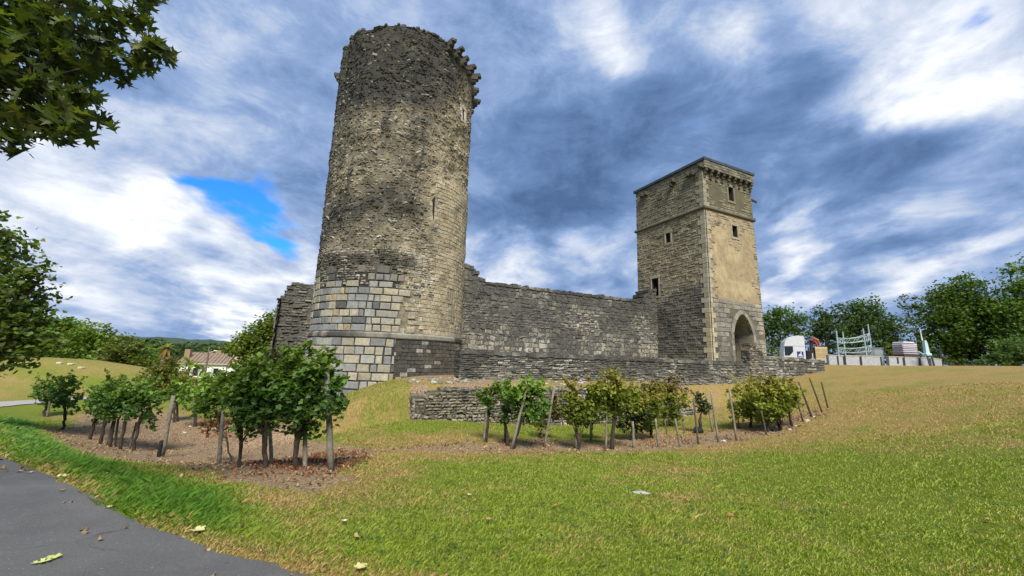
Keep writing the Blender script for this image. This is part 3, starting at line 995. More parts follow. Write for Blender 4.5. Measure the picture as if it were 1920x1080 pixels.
def gate_build():
    wR1 = [*on_face(1373.5, 443), *on_face(1381.5, 425)]; wR2 = [*on_face(1366.5, 375), *on_face(1374, 353)]; wL = [*on_face(1248.7, 456, True), *on_face(1256.5, 436, True)]; wD = [*on_face(1223, 556, True), *on_face(1234, 521, True)]
    fix = lambda q: (min(q[0], q[2]), max(q[0], q[2]), min(q[1], q[3]), max(q[1], q[3]))
    wR1, wR2, wL, wD = map(fix, (wR1, wR2, wL, wD))
    d0 = on_face(1379, 672); d1 = on_face(1416, 672); ap = on_face(1397, 590)
    du0, du1 = d0[0], d1[0]; dm = (du0 + du1) / 2; dzap = ap[1]; spring = dzap - 1.25
    cols = np.linspace(du0, du1, 11)
    arch = lambda u: spring + (dzap - spring) * np.clip(1 - (np.abs(u - dm) / ((du1 - du0) / 2)) ** 1.75, 0, 1) ** .8
    doorH = [(cols[i], cols[i + 1], .5, float(arch((cols[i] + cols[i + 1]) / 2))) for i in range(10)]
    HR = [wR1, wR2]; HL = [wL, wD]

    def ncol(uc, vc, base, face):
        n = fbm(uc * .5 + 40 * face, vc * .5, 11.5, 5); m = fbm(uc * 1.8, vc * 1.8 + 9 * face, 3.5, 4)
        c = base
        if face == 0:      # door face: grey stone below, tan band, browner top
            c = mixc(c, np.array([.34, .27, .155]), .55 * sstep(5.6, 6.2, vc))
            c = mixc(c, np.array([.20, .20, .185]), .55 * (1 - sstep(5.4, 6.0, vc + (n - .5) * 1.5)))
            c = mixc(c, np.array([.11, .11, .08]), .50 * sstep(ZS - .1, ZS + .3, vc) + .2 * sstep(13.3, 14, vc))
            c = mixc(c, np.array([.38, .34, .26]), .6 * sstep(4.6, 5.0, uc) * (1 - sstep(5, 6, vc)))
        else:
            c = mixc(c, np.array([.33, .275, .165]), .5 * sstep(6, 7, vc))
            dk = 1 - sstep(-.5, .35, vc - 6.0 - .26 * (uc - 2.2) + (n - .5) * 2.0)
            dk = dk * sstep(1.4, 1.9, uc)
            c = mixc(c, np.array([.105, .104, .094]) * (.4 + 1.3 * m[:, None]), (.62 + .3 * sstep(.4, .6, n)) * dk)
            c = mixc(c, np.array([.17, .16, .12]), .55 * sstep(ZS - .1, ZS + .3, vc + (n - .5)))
        c = mixc(c, np.array([.06, .06, .05]), .55 * sstep(.56, .72, m) + .35 * sstep(.55, .7, n))
        return c
    pal = [(.35, .31, .22), (.29, .265, .20), (.40, .365, .28), (.24, .225, .18), (.38, .31, .19)]
    J = MB(); big = []; bigc = []
    # quoins at the near corner: alternating long and short, wrapped round the edge
    z = .6; i = 0
    while z < ZT - .75:
        h = .30 * R_.uniform(.9, 1.12)
        if ZS - .15 < z + h / 2 < ZS + .12: z += h; continue
        a, b = (.52, .30) if i % 2 else (.30, .52)
        m = MB(); o = .03
        P = []
        for zz in (z + .008, z + h - .008):
            for (pu, pv) in ((-o, -o), (a, -o), (a, .12), (.12, .12), (.12, b), (-o, b)):
                P.append([*(GC + UX * pu * batt(zz) + VX * pv), zz])
        P = np.array(P); P[:, :2] += R_.normal(0, .004, (12, 2))
        col_ = (np.array([.47, .41, .26]) if z < 5 else np.array([.37, .335, .245])) * R_.uniform(.72, 1.1)
        if z > ZS: col_ = col_ * .8
        m.add(P, [[0, 1, 7, 6], [1, 2, 8, 7], [2, 3, 9, 8], [3, 4, 10, 9], [4, 5, 11, 10], [5, 0, 6, 11], [6, 7, 8, 9, 10, 11], [5, 4, 3, 2, 1, 0]], col_)
        m.build('quoin', M_ASHLAR, gate, loc=P.mean(0)); z += h; i += 1
    # right face: coursed blocks below
    A = courses(.42, GW, .4, 5.75, .30, .52, .12, .45); A = clear(A, doorH + HR, .10)
    c = ncol(A[:, :2].mean(1), A[:, 2:].mean(1), pick(pal, [1, 1, 1, .7, .3], len(A), var=.2), 0)
    P = stone_verts(SR, A, .014, (-.005, .03), .02, .015)
    split_stones(P, c, gate, 'stone_block', M_STONE, 170, 'small_blocks', 7.0)
    up = np.concatenate([courses(.42, GW, 5.75, ZS - .07, .17, .34, .2, .5), courses(.42, GW, ZS + .1, ZT - .15, .17, .34, .2, .5)])
    up = clear(up, HR, .16)
    uc, vc = up[:, :2].mean(1), up[:, 2:].mean(1)
    n = fbm(uc * 1.3, vc * 1.3, 4.4, 4)
    bare = (uc < .75 + .5 * (n - .4)) | (vc > 10.55 + .8 * (n - .5)) | (np.hypot(uc - np.mean(wR1[:2]), (vc - np.mean(wR1[2:])) * .55) < .75 + .5 * (n - .5)) | (n > .70)
    bare |= (uc > GW - .25)
    walled = np.zeros(len(up), bool)      # the two rendered blind arches of the top storey
    for cx in (1.35, 3.75): walled |= (np.abs(uc - cx) < .72 * np.clip(1.15 - np.abs(vc - 12.75) / 1.1, 0, 1)) & (vc < 13.55) & (vc > 11.9)
    keep = np.where(vc > ZS, ~walled, bare)
    T = up[keep]; c = ncol(T[:, :2].mean(1), T[:, 2:].mean(1), pick(pal, [1, 1, 1, .7, .5], len(T), var=.2), 0)
    put_stones(J, stone_verts(SR, T, .012, (-.01, .03), .02, .02), c)
    # left face
    Lf = np.concatenate([courses(0, GD - .4, .4, ZS - .07, .16, .34, .2, .5), courses(0, GD - .4, ZS + .1, ZT - .1, .17, .34, .2, .5)])
    Lf = clear(Lf, HL, .14)
    uc, vc = Lf[:, :2].mean(1), Lf[:, 2:].mean(1)
    n = fbm(uc * .9, vc * .9, 8.4, 4)
    Lf = Lf[~((vc > 6.3) & (vc < 7.4) & (uc > 3.3) & (uc < 5.4) & (n > .48))]
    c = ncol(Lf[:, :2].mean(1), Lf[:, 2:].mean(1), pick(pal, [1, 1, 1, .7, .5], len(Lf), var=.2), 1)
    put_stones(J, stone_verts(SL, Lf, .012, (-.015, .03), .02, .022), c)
    for S, wd in ((S_side, GD), (S_back, GW)):
        B = courses(0, wd, .4, ZT - .1, .22, .45, .2, .5); put_stones(J, stone_verts(S, B, .012, (-.01, .03), .02, .02), pick(pal, [1, 1, 1, .7, .5], len(B)))
    tag(J.build('wall_stones', M_STONE, gate), kind='stuff')
    J = MB()

    def rc(U, V):
        b = np.tile(np.array([.33, .265, .16]), (len(U), 1)) * (.82 + .3 * fbm(U * .9, V * .35, 0., 4))[:, None]
        b = mixc(b, np.array([.44, .36, .21]), .6 * sstep(.52, .66, fbm(U * .7, V * .9, 21., 4)))
        b = mixc(b, np.array([.085, .086, .055]), .9 * sstep(ZS, ZS + .1, V))
        b = mixc(b, np.array([.10, .095, .075]), .9 * (1 - sstep(5.6, 5.8, V)))
        return b

    def lc(U, V):
        b = np.tile(np.array([.20, .17, .11]), (len(U), 1)) * (.8 + .4 * fbm(U, V, 0., 3))[:, None]
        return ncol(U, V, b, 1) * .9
    v, f, c = backing(SR, np.linspace(0, GW, 36), np.linspace(.2, ZT, 80), HR + doorH, -.008, rc); J.add(v, f, c)
    v, f, c = backing(SL, np.linspace(0, GD, 30), np.linspace(.2, ZT, 80), HL, -.015, lc); J.add(v, f, c)
    for S, wd in ((S_side, GD), (S_back, GW)):
        v, f, c = backing(S, np.linspace(0, wd, 8), np.linspace(.2, ZT, 8), [], -.02, lambda U, V: np.tile([.2, .17, .11], (len(U), 1))); J.add(v, f, c)
    J.build('wall_core', M_RENDER, gate)
    # openings
    for S, h, nm in ((SR, wR1, 'window'), (SR, wR2, 'window'), (SL, wL, 'window'), (SL, wD, 'doorway')):
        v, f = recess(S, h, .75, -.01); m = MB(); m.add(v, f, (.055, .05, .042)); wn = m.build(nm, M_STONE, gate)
        a, b, c_, e = h; fr = .13; dim = .62 if h == wR2 else .9
        for pc in ((a - fr, a, c_ - .02, e), (b, b + fr, c_ - .02, e), (a - fr - .05, b + fr + .05, e, e + .22), (a - fr - .03, b + fr + .03, c_ - .18, c_ - .02)):
            m = MB(); put_stones(m, stone_verts(S, np.array([pc]), .004, (.03, .035), .012, .004), np.array([[.37, .335, .25]]) * R_.uniform(.8, 1.1) * dim); m.build('window_frame' if nm == 'window' else 'door_frame', M_ASHLAR, gate)
        if nm == 'window' and h != wR2:   # dark wooden shutter set back in the opening
            m = MB(); P = S(np.array([a, b, b, a]), np.array([c_, c_, e, e]), np.full(4, -.28)); P2 = S(np.array([a, b, b, a]), np.array([c_, c_, e, e]), np.full(4, -.33))
            m.add(np.concatenate([P, P2]), [[0, 1, 2, 3], [4, 7, 6, 5], [0, 4, 5, 1], [1, 5, 6, 2], [2, 6, 7, 3], [3, 7, 4, 0]], (.05, .055, .06)); m.build('shutter', M_WOOD, wn)
    # pointed gateway: passage, cream arch lining, door leaf
    m = MB(); us = np.linspace(du0, du1, 23); av = arch(us); av[0] = av[-1] = spring
    D = 2.6; ring = [(du0, .5)] + list(zip(us, av)) + [(du1, .5)]
    f_ = np.array([SR(np.array(a), np.array(b), np.array(.0)) for a, b in ring]); b_ = np.array([SR(np.array(a), np.array(b), np.array(-D)) for a, b in ring]); n = len(ring)
    m.add(np.concatenate([f_, b_]), [[i, i + 1, n + i + 1, n + i] for i in range(n - 1)] + [list(range(n, 2 * n))], (.40, .355, .25)); m.build('gate_passage', M_STONE, gate)
    vs = [(du0, .6)] + list(zip(us, av)) + [(du1, .6)]
    pts = [(du0, z) for z in np.arange(.6, spring, .34)] + [(us[i], av[i]) for i in range(0, 23, 2)] + [(du1, z) for z in np.arange(.6, spring, .34)][::-1]
    for i in range(len(pts) - 1):      # arch stones
        (a0, b0), (a1, b1) = pts[i], pts[i + 1]
        def outp(a, b, k=.27):
            if b <= spring + .01: return (a + (-k if a < dm else k) * (1.15 if i % 2 else .85), b)
            q = np.array([a - dm, (b - spring) * .8 + .05]); q = q / np.linalg.norm(q); return (a + q[0] * k, b + q[1] * k)
        o0, o1 = outp(a0, b0), outp(a1, b1)
        g2 = .012
        F = SR(np.array([a0, a1, o1[0], o0[0]]), np.array([b0 + g2, b1 - g2 if b1 > b0 else b1 + g2, o1[1], o0[1]]), np.full(4, .035)); B = F + np.array([*VX, 0]) * .3
        m = MB(); m.add(np.concatenate([F, B]), [[0, 1, 2, 3], [4, 7, 6, 5], [0, 4, 5, 1], [1, 5, 6, 2], [2, 6, 7, 3], [3, 7, 4, 0]], np.array([.27, .26, .215]) * R_.uniform(.65, 1.2)); m.build('arch_stone', M_ASHLAR, gate)
    m = MB()      # wooden leaf folded open against the left jamb
    for k in range(6):
        a = -.25 - k * .17
        q0 = SR(np.array(du0 + .03), np.array(.6), np.array(a)); 
        P = np.array([SR(np.array(du0 + x), np.array(zz), np.array(a - y)) for x in (.02, .10) for y in (0, .16) for zz in (.6, spring - .1 + .03 * k)])
        m.add(P, [[0, 1, 3, 2], [4, 6, 7, 5], [0, 4, 5, 1], [2, 3, 7, 6], [0, 2, 6, 4], [1, 5, 7, 3]], np.array([.085, .055, .04]) * R_.uniform(.8, 1.2))
    m.build('door_leaf', M_WOOD, gate)
    for (pu, pz) in ((on_face(1371, 598)), (on_face(1422, 599))):
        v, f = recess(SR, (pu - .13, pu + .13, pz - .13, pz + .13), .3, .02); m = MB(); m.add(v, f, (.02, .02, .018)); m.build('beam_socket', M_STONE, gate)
    # string course
    for S, wd in ((SR, GW), (SL, GD), (S_side, GD), (S_back, GW)):
        m = MB(); us = np.array([-.12, wd + .12]); pr = [(ZS - .09, 0), (ZS - .02, .12), (ZS + .06, .12), (ZS + .14, 0)]
        V = np.concatenate([S(us, np.full(2, z_), np.full(2, d_ + .002 * (wd == GD))) for z_, d_ in pr]); m.add(V, [[2 * k, 2 * k + 1, 2 * k + 3, 2 * k + 2] for k in range(3)] + [[0, 2, 4, 6], [1, 7, 5, 3]], (.13, .12, .09)); m.build('string_course', M_ASHLAR, gate)
    # corbelled gallery on the door side: brackets with a parapet above
    for k in range(9):
        u = .14 + k * (GW - .26) / 8
        for q in range(3):
            m = MB() if q == 0 else m
            lo = ZT - 1.15 + q * .2
            put_stones(m, stone_verts(SR, np.array([(u - .10, u + .10, lo, lo + .2)]), .003, (.09 + .09 * q, .095 + .09 * q), .03, .01, back=.05), np.array([[.105, .095, .07]]) * R_.uniform(.7, 1.2))
        m.build('corbel', M_STONE, gate)
    m = MB(); T = courses(-.10, GW + .05, ZT - .56, ZT - .04, .17, .4, .1, .4)
    Sp = lambda u, v, d: SR(u, v, d + .27)
    put_stones(m, stone_verts(Sp, T, .008, (0, .02), .015, .01, back=.1), pick([(.20, .18, .13), (.24, .22, .165), (.15, .145, .11)], [1, 1, 1], len(T)))
    m.build('parapet', M_STONE, gate)
    m = MB(); P = np.array([SR(np.array(u), np.array(z), np.array(d)) for u in (-.08, GW + .03) for z in (ZT - .555, ZT - .05) for d in (-.02, .26)])
    m.add(P, [[0, 1, 3, 2], [4, 6, 7, 5], [0, 4, 5, 1], [2, 3, 7, 6], [0, 2, 6, 4], [1, 5, 7, 3]], (.12, .11, .085)); m.build('parapet_core', M_STONE, gate)
    # stray corbels on the left face
    for (px, py) in ((1206, 367), (1214, 364), (1265, 340), (1262, 347), (1302, 326), (1294, 329), (1316, 312)):
        u, z = on_face(px, py, True); m = MB()
        put_stones(m, stone_verts(SL, np.array([(u - .13, u + .13, z - .14, z + .17)]), .003, (.3, .34), .05, .02), np.array([[.085, .075, .06]])); m.build('corbel', M_STONE, gate)
    m = MB(); zz = np.linspace(ZS - .15, 2.0, 12); m.tube(np.array([SR(np.array(.06), np.array(q), np.array(.055)) for q in zz]), .022, 6, (.03, .032, .03)); m.build('cable', M_METAL, gate)
    # flat lid roof with a dark slate edge
    m = MB(); c0 = [GC + UX * -.12 + VX * -.29, GC + UX * (GW * batt(ZT) + .12) + VX * -.33, GC + UX * (GW * batt(ZT) + .12) + VX * (GD + .15), GC + UX * -.12 + VX * (GD + .15)]
    ctr = GC + UX * GW * .47 + VX * GD / 2
    V = [[*p, ZT - .02] for p in c0] + [[*p, ZT + .15] for p in c0] + [[*ctr, ZT + .75]]
    m.add(V, [[0, 3, 2, 1], [0, 1, 5, 4], [1, 2, 6, 5], [2, 3, 7, 6], [3, 0, 4, 7], [4, 5, 8], [5, 6, 8], [6, 7, 8], [7, 4, 8]], (.055, .065, .08)); m.build('roof', M_TILE, gate)
    P = SL(np.array([-.25]), np.array([12.9]), np.array([0]))
    m = MB(); a = SR(np.array(GW), np.array(13.05), np.array(.0)); m.tube([a, a + np.array([*UX, 0]) * .55 + np.array([0, 0, -.05])], [.09, .07], 8, (.10, .10, .09)); m.build('waterspout', M_STONE, gate)


gate_build()


# ------------------------------------------------------------------ ruined walls
def wall(name, label, P0, ud, length, ztop, zbot, thick, h, wd, palette, wts, colf, limit, part, batter=0.0, cap=True, gap=.012, prot=(-.02, .04), bev=.03, jit=.03, min_px=9.0, core=(.10, .095, .08), ends=(True, True), hv=.3, nrm=None, rot=.05):
    """a free-standing masonry wall; ztop/zbot are functions of the run u"""
    nd = np.array([ud[1], -ud[0]]) if nrm is None else nrm
    S0 = flat_S(P0, ud, nd)
    zb = lambda u: zbot(u)
    S = lambda u, v, d: S0(u, v, d - batter * (np.asarray(v) - float(np.min(zb(np.array([0., length]))))))
    t = thing(name, (P0[0], P0[1], float(zb(np.array([0.0]))[0])), label, 'wall'); t['kind'] = 'thing'
    us = np.linspace(0, length, 60)
    z0 = float(zb(us).min()); z1 = float(ztop(us).max())
    T = courses(0, length, z0, z1 + h, h, wd, hv, .55)
    uc = T[:, :2].mean(1); vc = T[:, 2:].mean(1)
    T = T[(T[:, 3] < ztop(uc) + h * .6) & (T[:, 3] > zb(uc) - .02)]
    uc = T[:, :2].mean(1); vc = T[:, 2:].mean(1)
    c = colf(uc, vc, pick(palette, wts, len(T), var=.22))
    P = stone_verts(S, T, gap, prot, bev, jit, rot=rot)
    J = MB(); nst = split_stones(P, c, t, part, M_STONE, limit, 'small_stones', min_px)
    # capping stones, ragged
    xs = []; u = 0.0
    while u < length:
        q = wd * R_.uniform(.6, 1.5); xs.append((u, min(u + q, length))); u += q
    for (a, b) in xs:
        zt = float(ztop(np.array([(a + b) / 2]))[0]); n_ = 2 if thick > .5 else 1
        for r in range(n_):
            d1 = .03 - thick * r / n_; d0 = .03 - thick * (r + 1) / n_
            lo = zt - .16; hi = zt + R_.uniform(-.03, .06)
            pp = S0(np.array([a, b, b, a, a, b, b, a]), np.array([lo] * 4 + [hi] * 4), np.array([d1, d1, d0, d0] * 2) - batter * (zt - z0))
            pp = pp + R_.normal(0, .012, (8, 3))
            J.add(pp, [[3, 2, 1, 0], [4, 5, 6, 7], [0, 1, 5, 4], [1, 2, 6, 5], [2, 3, 7, 6], [3, 0, 4, 7]], colf(np.array([a]), np.array([zt]), pick(palette, wts, 1))[0] * .85)
    # back and end faces
    for S2, ln in ((flat_S(P0 + ud * length - nd * thick, -ud, -nd), length), (flat_S(P0 - nd * thick, nd, -ud), thick), (flat_S(P0 + ud * length, -nd, ud), thick)):
        T2 = courses(0, ln, z0, z1 + h, h * 1.2, wd * 1.2, hv, .5); uu = T2[:, :2].mean(1)
        ur = (length - uu) if ln == length else (np.zeros(len(uu)) if S2(0., 0., 0.)[0] == 1e9 else (np.full(len(uu), 0.0 if np.allclose(S2(0., 0., 0.)[:2], P0 - nd * thick) else length)))
        T2 = T2[T2[:, 3] < ztop(ur) + .05]
        put_stones(J, stone_verts(S2, T2, gap, prot, bev, jit), colf(T2[:, :2].mean(1), T2[:, 2:].mean(1), pick(palette, wts, len(T2))))
    tag(J.build('coping_stones', M_STONE, t), kind='stuff')
    m = MB(); U = np.linspace(0, length, 80); zt = ztop(U) - .1; zl = zb(U) - .6; n = 80
    rows = [S0(U, zl, np.full(n, -.02)), S(U, zt, np.full(n, -.03)), S0(U, zt, np.full(n, -thick)), S0(U, zl, np.full(n, -thick))]
    V = np.concatenate(rows); F = [[k * n + i, k * n + i + 1, (k + 1) * n + i + 1, (k + 1) * n + i] for k in range(3) for i in range(n - 1)] + [[0, n, 2 * n, 3 * n], [n - 1, 4 * n - 1, 3 * n - 1, 2 * n - 1]]
    m.add(V, F, core); m.build('wall_core', M_STONE, t)
    return t


RUB = [(.25, .24, .20), (.175, .17, .145), (.38, .37, .31), (.105, .104, .092), (.31, .28, .205)]


def cur_col(u, v, b):
    n = fbm(u * .45, v * .5, 31., 5); m = fbm(u * 1.6, v * 1.3, 33., 4); q = fbm(u * .3, v * .35, 39., 3)
    b = mixc(b, np.array([.075, .074, .068]) * (.45 + 1.1 * m[:, None]), np.clip(.12 + .72 * sstep(.40, .62, n) + .25 * sstep(4.6, 5.6, v), 0, .92))
    b = mixc(b, np.array([.36, .34, .265]), .5 * sstep(.55, .7, fbm(u * .8, v * .8, 35., 4)) * sstep(4.4, 2.6, v))
    b = mixc(b, np.array([.30, .27, .19]), .6 * sstep(.9, .1, u))
    return b


cur_top = lambda u: 5.93 + .85 * sstep(1.75, .5, u) * (1 + .25 * (fbm(u * 5, 0, 1., 2) - .5)) + .10 * (fbm(u * 3, 0, 5., 3) - .5) + .9 * sstep(13.15, 14.2, u)
wall('curtain_wall', 'long high grey curtain wall between the round tower and gate tower', np.array([-2.95, 21.86]), UX, 14.58, cur_top, lambda u: 1.1 + 0 * u, 1.3, .19, .25, RUB, [1, 1, .8, .8, .6], cur_col, 280, 'stone_block', gap=.009, jit=.05, min_px=8.0, rot=.13, hv=.45, prot=(-.03, .025))


def low_col(u, v, b):
    n = fbm(u * .5, v * .9, 51., 5); m = fbm(u * 1.6, v * 2, 53., 4)
    b = mixc(b, np.array([.085, .082, .070]) * (.5 + m[:, None]), .9 * sstep(.34, .56, n) * sstep(.7, 1.0, v))
    return mixc(b, np.array([.36, .33, .25]), .45 * sstep(1.25, .85, v) * sstep(.42, .6, m))


wall('terrace_wall', 'low dark terrace wall of thin stones below the curtain wall', np.array([-2.02, 16.98]), UX, 20.6, lambda u: 1.97 - .004 * u + .05 * (fbm(u * 2, 0, 1., 3) - .5), lambda u: .55 + 0 * u, .75, .088, .26, RUB, [1, 1, .35, 1, .4], low_col, 240, 'stone_slab', gap=.008, prot=(-.02, .04), bev=.02, jit=.018, min_px=9)
wall('bridge_parapet', 'short rubble parapet wall at the right of the gate in front of the white lorry', np.array([16.75, 26.15]), np.array([.98, .199]), 3.85, lambda u: 2.42 - .055 * u + .04 * (fbm(u * 4, 0, 1., 2) - .5), lambda u: .3 + 0 * u, .6, .15, .32, RUB, [1, 1, .8, .8, .5],
     lambda u, v, b: mixc(b, np.array([.08, .08, .07]), .7 * sstep(.40, .6, fbm(u, v, 61., 4))), 110, 'stone_block', jit=.03, min_px=6)
wall('bridge_pier', 'squat pale grey masonry pier where the low wall meets the parapet', np.array([15.7, 25.55]), np.array([.93, .37]), 1.15, lambda u: 2.35 + .15 * (fbm(u * 4, 0, 8., 2) - .5), lambda u: .3 + 0 * u, .7, .15, .32, RUB, [1, .7, 1, .3, .5],
     lambda u, v, b: mixc(b, np.array([.20, .195, .18]), .3 + 0 * u), 60, 'stone_block', min_px=6)
wall('ruined_stub', 'broken rubble stub wall before the pointed doorway', np.array([14.55, 24.95]), UX, 1.25, lambda u: 2.62 + .5 * np.exp(-((u - .45) / .35) ** 2) + .2 * (fbm(u * 4, 0, 8., 2) - .5), lambda u: 1.0 + 0 * u, .6, .12, .28, RUB, [1, 1, .4, 1, .8],
     lambda u, v, b: mixc(b, np.array([.17, .12, .075]), .35 + 0 * u), 60, 'stone_block', min_px=5.5, jit=.05)


def cob_col(u, v, b):
    n = fbm(u * .7, v * 1.2, 71., 4); m = fbm(u * 2.5, v * 2.5, 73., 3)
    b = mixc(b, np.array([.17, .15, .095]), .65 * sstep(.36, .58, n))
    return mixc(b, np.array([.075, .072, .058]), .6 * sstep(.5, .7, m))


COBP = [(.34, .32, .25), (.215, .205, .165), (.40, .385, .32), (.16, .15, .12), (.34, .29, .19)]
cob_b = lambda u: tz(COB_A[0] + UX[0] * u - VX[0] * .15, COB_A[1] + UX[1] * u - VX[1] * .15)
wall('cobble_wall', 'low retaining wall of rounded river cobbles standing behind the vines', COB_A, UX, 14.2, lambda u: .50 - .30 * sstep(1.4, 0, u) - 1.0 * sstep(9.5, 14.2, u) + .05 * (fbm(u * 2, 0, 7., 3) - .5) - .10 * sstep(.5, 0, u), lambda u: cob_b(u) - .1, .5, .115, .19, COBP, [1, 1, .6, .6, .4], cob_col, 300, 'cobble', batter=.16, gap=.008, prot=(-.02, .07), bev=.06, jit=.035, min_px=8.0, core=(.09, .08, .06), rot=.16, hv=.45)
CE = COB_A + VX * 2.2
wall('cobble_return', 'short cobble return running back towards the round tower', CE, -VX, 2.15, lambda u: .47 - .30 * sstep(1.2, 2.1, u) + .05 * (fbm(u * 2, 0, 7., 3) - .5), lambda u: tz(CE[0] - VX[0] * u - UX[0] * .1, CE[1] - VX[1] * u - UX[1] * .1) - .1, .45, .115, .19, COBP, [1, 1, .6, .6, .4], cob_col, 60, 'cobble', gap=.008, prot=(-.005, .05), bev=.05, jit=.02, min_px=6, core=(.09, .08, .06))
# fallen stones between the two walls
rub_t = MB()
for q in range(170):
    u = R_.uniform(0, 13); p = COB_A + UX * u + VX * (R_.uniform(.7, 1.75)); s_ = R_.uniform(.04, .13)
    z_ = float(tz(p[0], p[1])); th = R_.uniform(0, 3.1); c_, n_ = math.cos(th), math.sin(th)
    rub_t.box((-s_, -s_ * .7, -s_ * .3), (s_, s_ * .7, s_ * .5), pick(COBP, [1, 1, 1, 1, .3], 1)[0], mat=np.array([[c_, -n_, 0, p[0]], [n_, c_, 0, p[1]], [0, 0, 1, z_], [0, 0, 0, 1]]), bev=s_ * .25)
tag(rub_t.build('rubble', M_STONE), 'loose grey rubble strewn on the ledge between the two low walls', kind='stuff')
# ruined wall behind the round tower
rw = aty(523, 662, 25.5); 
wall('ruined_wall', 'ragged dark broken wall end showing left of the round tower', np.array([-14.25, 24.6]), np.array([.97, .24]), 5.6, lambda u: 5.95 - 1.1 * sstep(.55, .0, u) + .25 * (fbm(u * 2, 0, 3., 3) - .5), lambda u: -1.6 + 0 * u, 2.2, .17, .34, RUB, [1, 1, .3, 1.3, .8],
     lambda u, v, b: mixc(b, np.array([.085, .078, .065]), .55 + .3 * sstep(.4, .6, fbm(u, v, 81., 4))), 200, 'stone_block', prot=(-.07, .07), bev=.06, jit=.06, min_px=8, batter=.09)
# ------------------------------------------------------------------ trees and shrubs
def ball(n, rs=R_, p=2.2):
    d = rs.normal(0, 1, (n, 3)); d /= np.linalg.norm(d, axis=1)[:, None]
    return d * (rs.rand(n, 1) ** (1 / p))


def crown_points(blobs, per_m3, sub=.42, rs=R_, nmax=4000):
    """leaf positions gathered in clumps inside a set of ellipsoids; also a tint per leaf"""
    P = []; T = []
    for (c, r) in blobs:
        r = np.broadcast_to(np.asarray(r, float), (3,)); n = int(min(nmax, max(40, per_m3 * 4.2 * r.prod())))
        k = max(6, int(n / 26)); sc = np.asarray(c) + ball(k, rs, 3.6) * r * .86
        w_ = rs.randint(0, k, n); tn = rs.uniform(.72, 1.28, k)
        P.append(sc[w_] + rs.normal(0, 1, (n, 3)) * r * sub * .5 * np.array([1, 1, .7])); T.append(tn[w_])
    return np.concatenate(P), np.concatenate(T)


def tree(name, label, base, blobs, cols, n_per=40, leaf=.22, trunk_r=.18, cat='tree', group=None, tmpl=T_DIAMOND, up=.4, limbs=True, bark=(.075, .062, .048), trunk_top=None, sub=.42, nmax=4000, droop=None):
    base = np.array(base, float); base[2] = float(tz(base[0], base[1])) if base[2] is None or np.isnan(base[2]) else base[2]
    t = thing(name, base, label, cat, group); t['kind'] = 'thing'
    C = np.mean([b[0] for b in blobs], 0)
    m = MB(); top = np.array(trunk_top if trunk_top is not None else [base[0] * .6 + C[0] * .4, base[1] * .6 + C[1] * .4, base[2] + (C[2] - base[2]) * .55])
    k = np.linspace(0, 1, 6)[:, None]; wob = R_.normal(0, trunk_r * .35, (6, 3)) * np.sin(k * math.pi)
    m.tube((base - [0, 0, .2]) * (1 - k) + top * k + wob, trunk_r * (1.25 - .55 * k[:, 0]), 9, bark)
    if limbs:
        for (c, r) in blobs:
            c = np.asarray(c, float); k = np.linspace(0, 1, 5)[:, None]; q = top + (base - top) * R_.uniform(0, .25)
            m.tube(q * (1 - k) + (c + R_.normal(0, .15, 3) * np.mean(r)) * k + [0, 0, .15] * np.sin(k * 3.1) + R_.normal(0, trunk_r * .3, (5, 3)) * np.sin(k * math.pi), trunk_r * (.55 - .45 * k[:, 0]), 6, bark)
    m.build('trunk', M_BARK, t, smooth=True)
    P, T = crown_points(blobs, n_per, sub, nmax=nmax)
    cols = np.array(cols); ci = R_.randint(0, len(cols), len(P))
    m = MB(); leaves(m, P, leaf, cols[ci] * T[:, None], up, tmpl, droop=droop); m.build('crown', M_LEAF, t)
    return t


def B(px, py, rpx, Y, ry=1.0, rz=1.0):
    p = aty(px, py, Y); s = Y / F_PX; return (p, (rpx * s, rpx * s * ry, rpx * s * rz))


def gp(px, Y):
    """ground point under a picture column at a distance"""
    p = aty(px, 690, Y); p[2] = float(tz(p[0], p[1])); return p


G_DK = [(0.065, 0.114, 0.029), (0.085, 0.143, 0.034), (0.052, 0.091, 0.026)]
G_MD = [(0.096, 0.162, 0.029), (0.120, 0.186, 0.031), (0.078, 0.132, 0.026)]
G_YL = [(.16, .20, .03), (.13, .17, .026), (.11, .15, .025)]
G_OL = [(.11, .12, .028), (.13, .13, .03), (.08, .095, .025)]
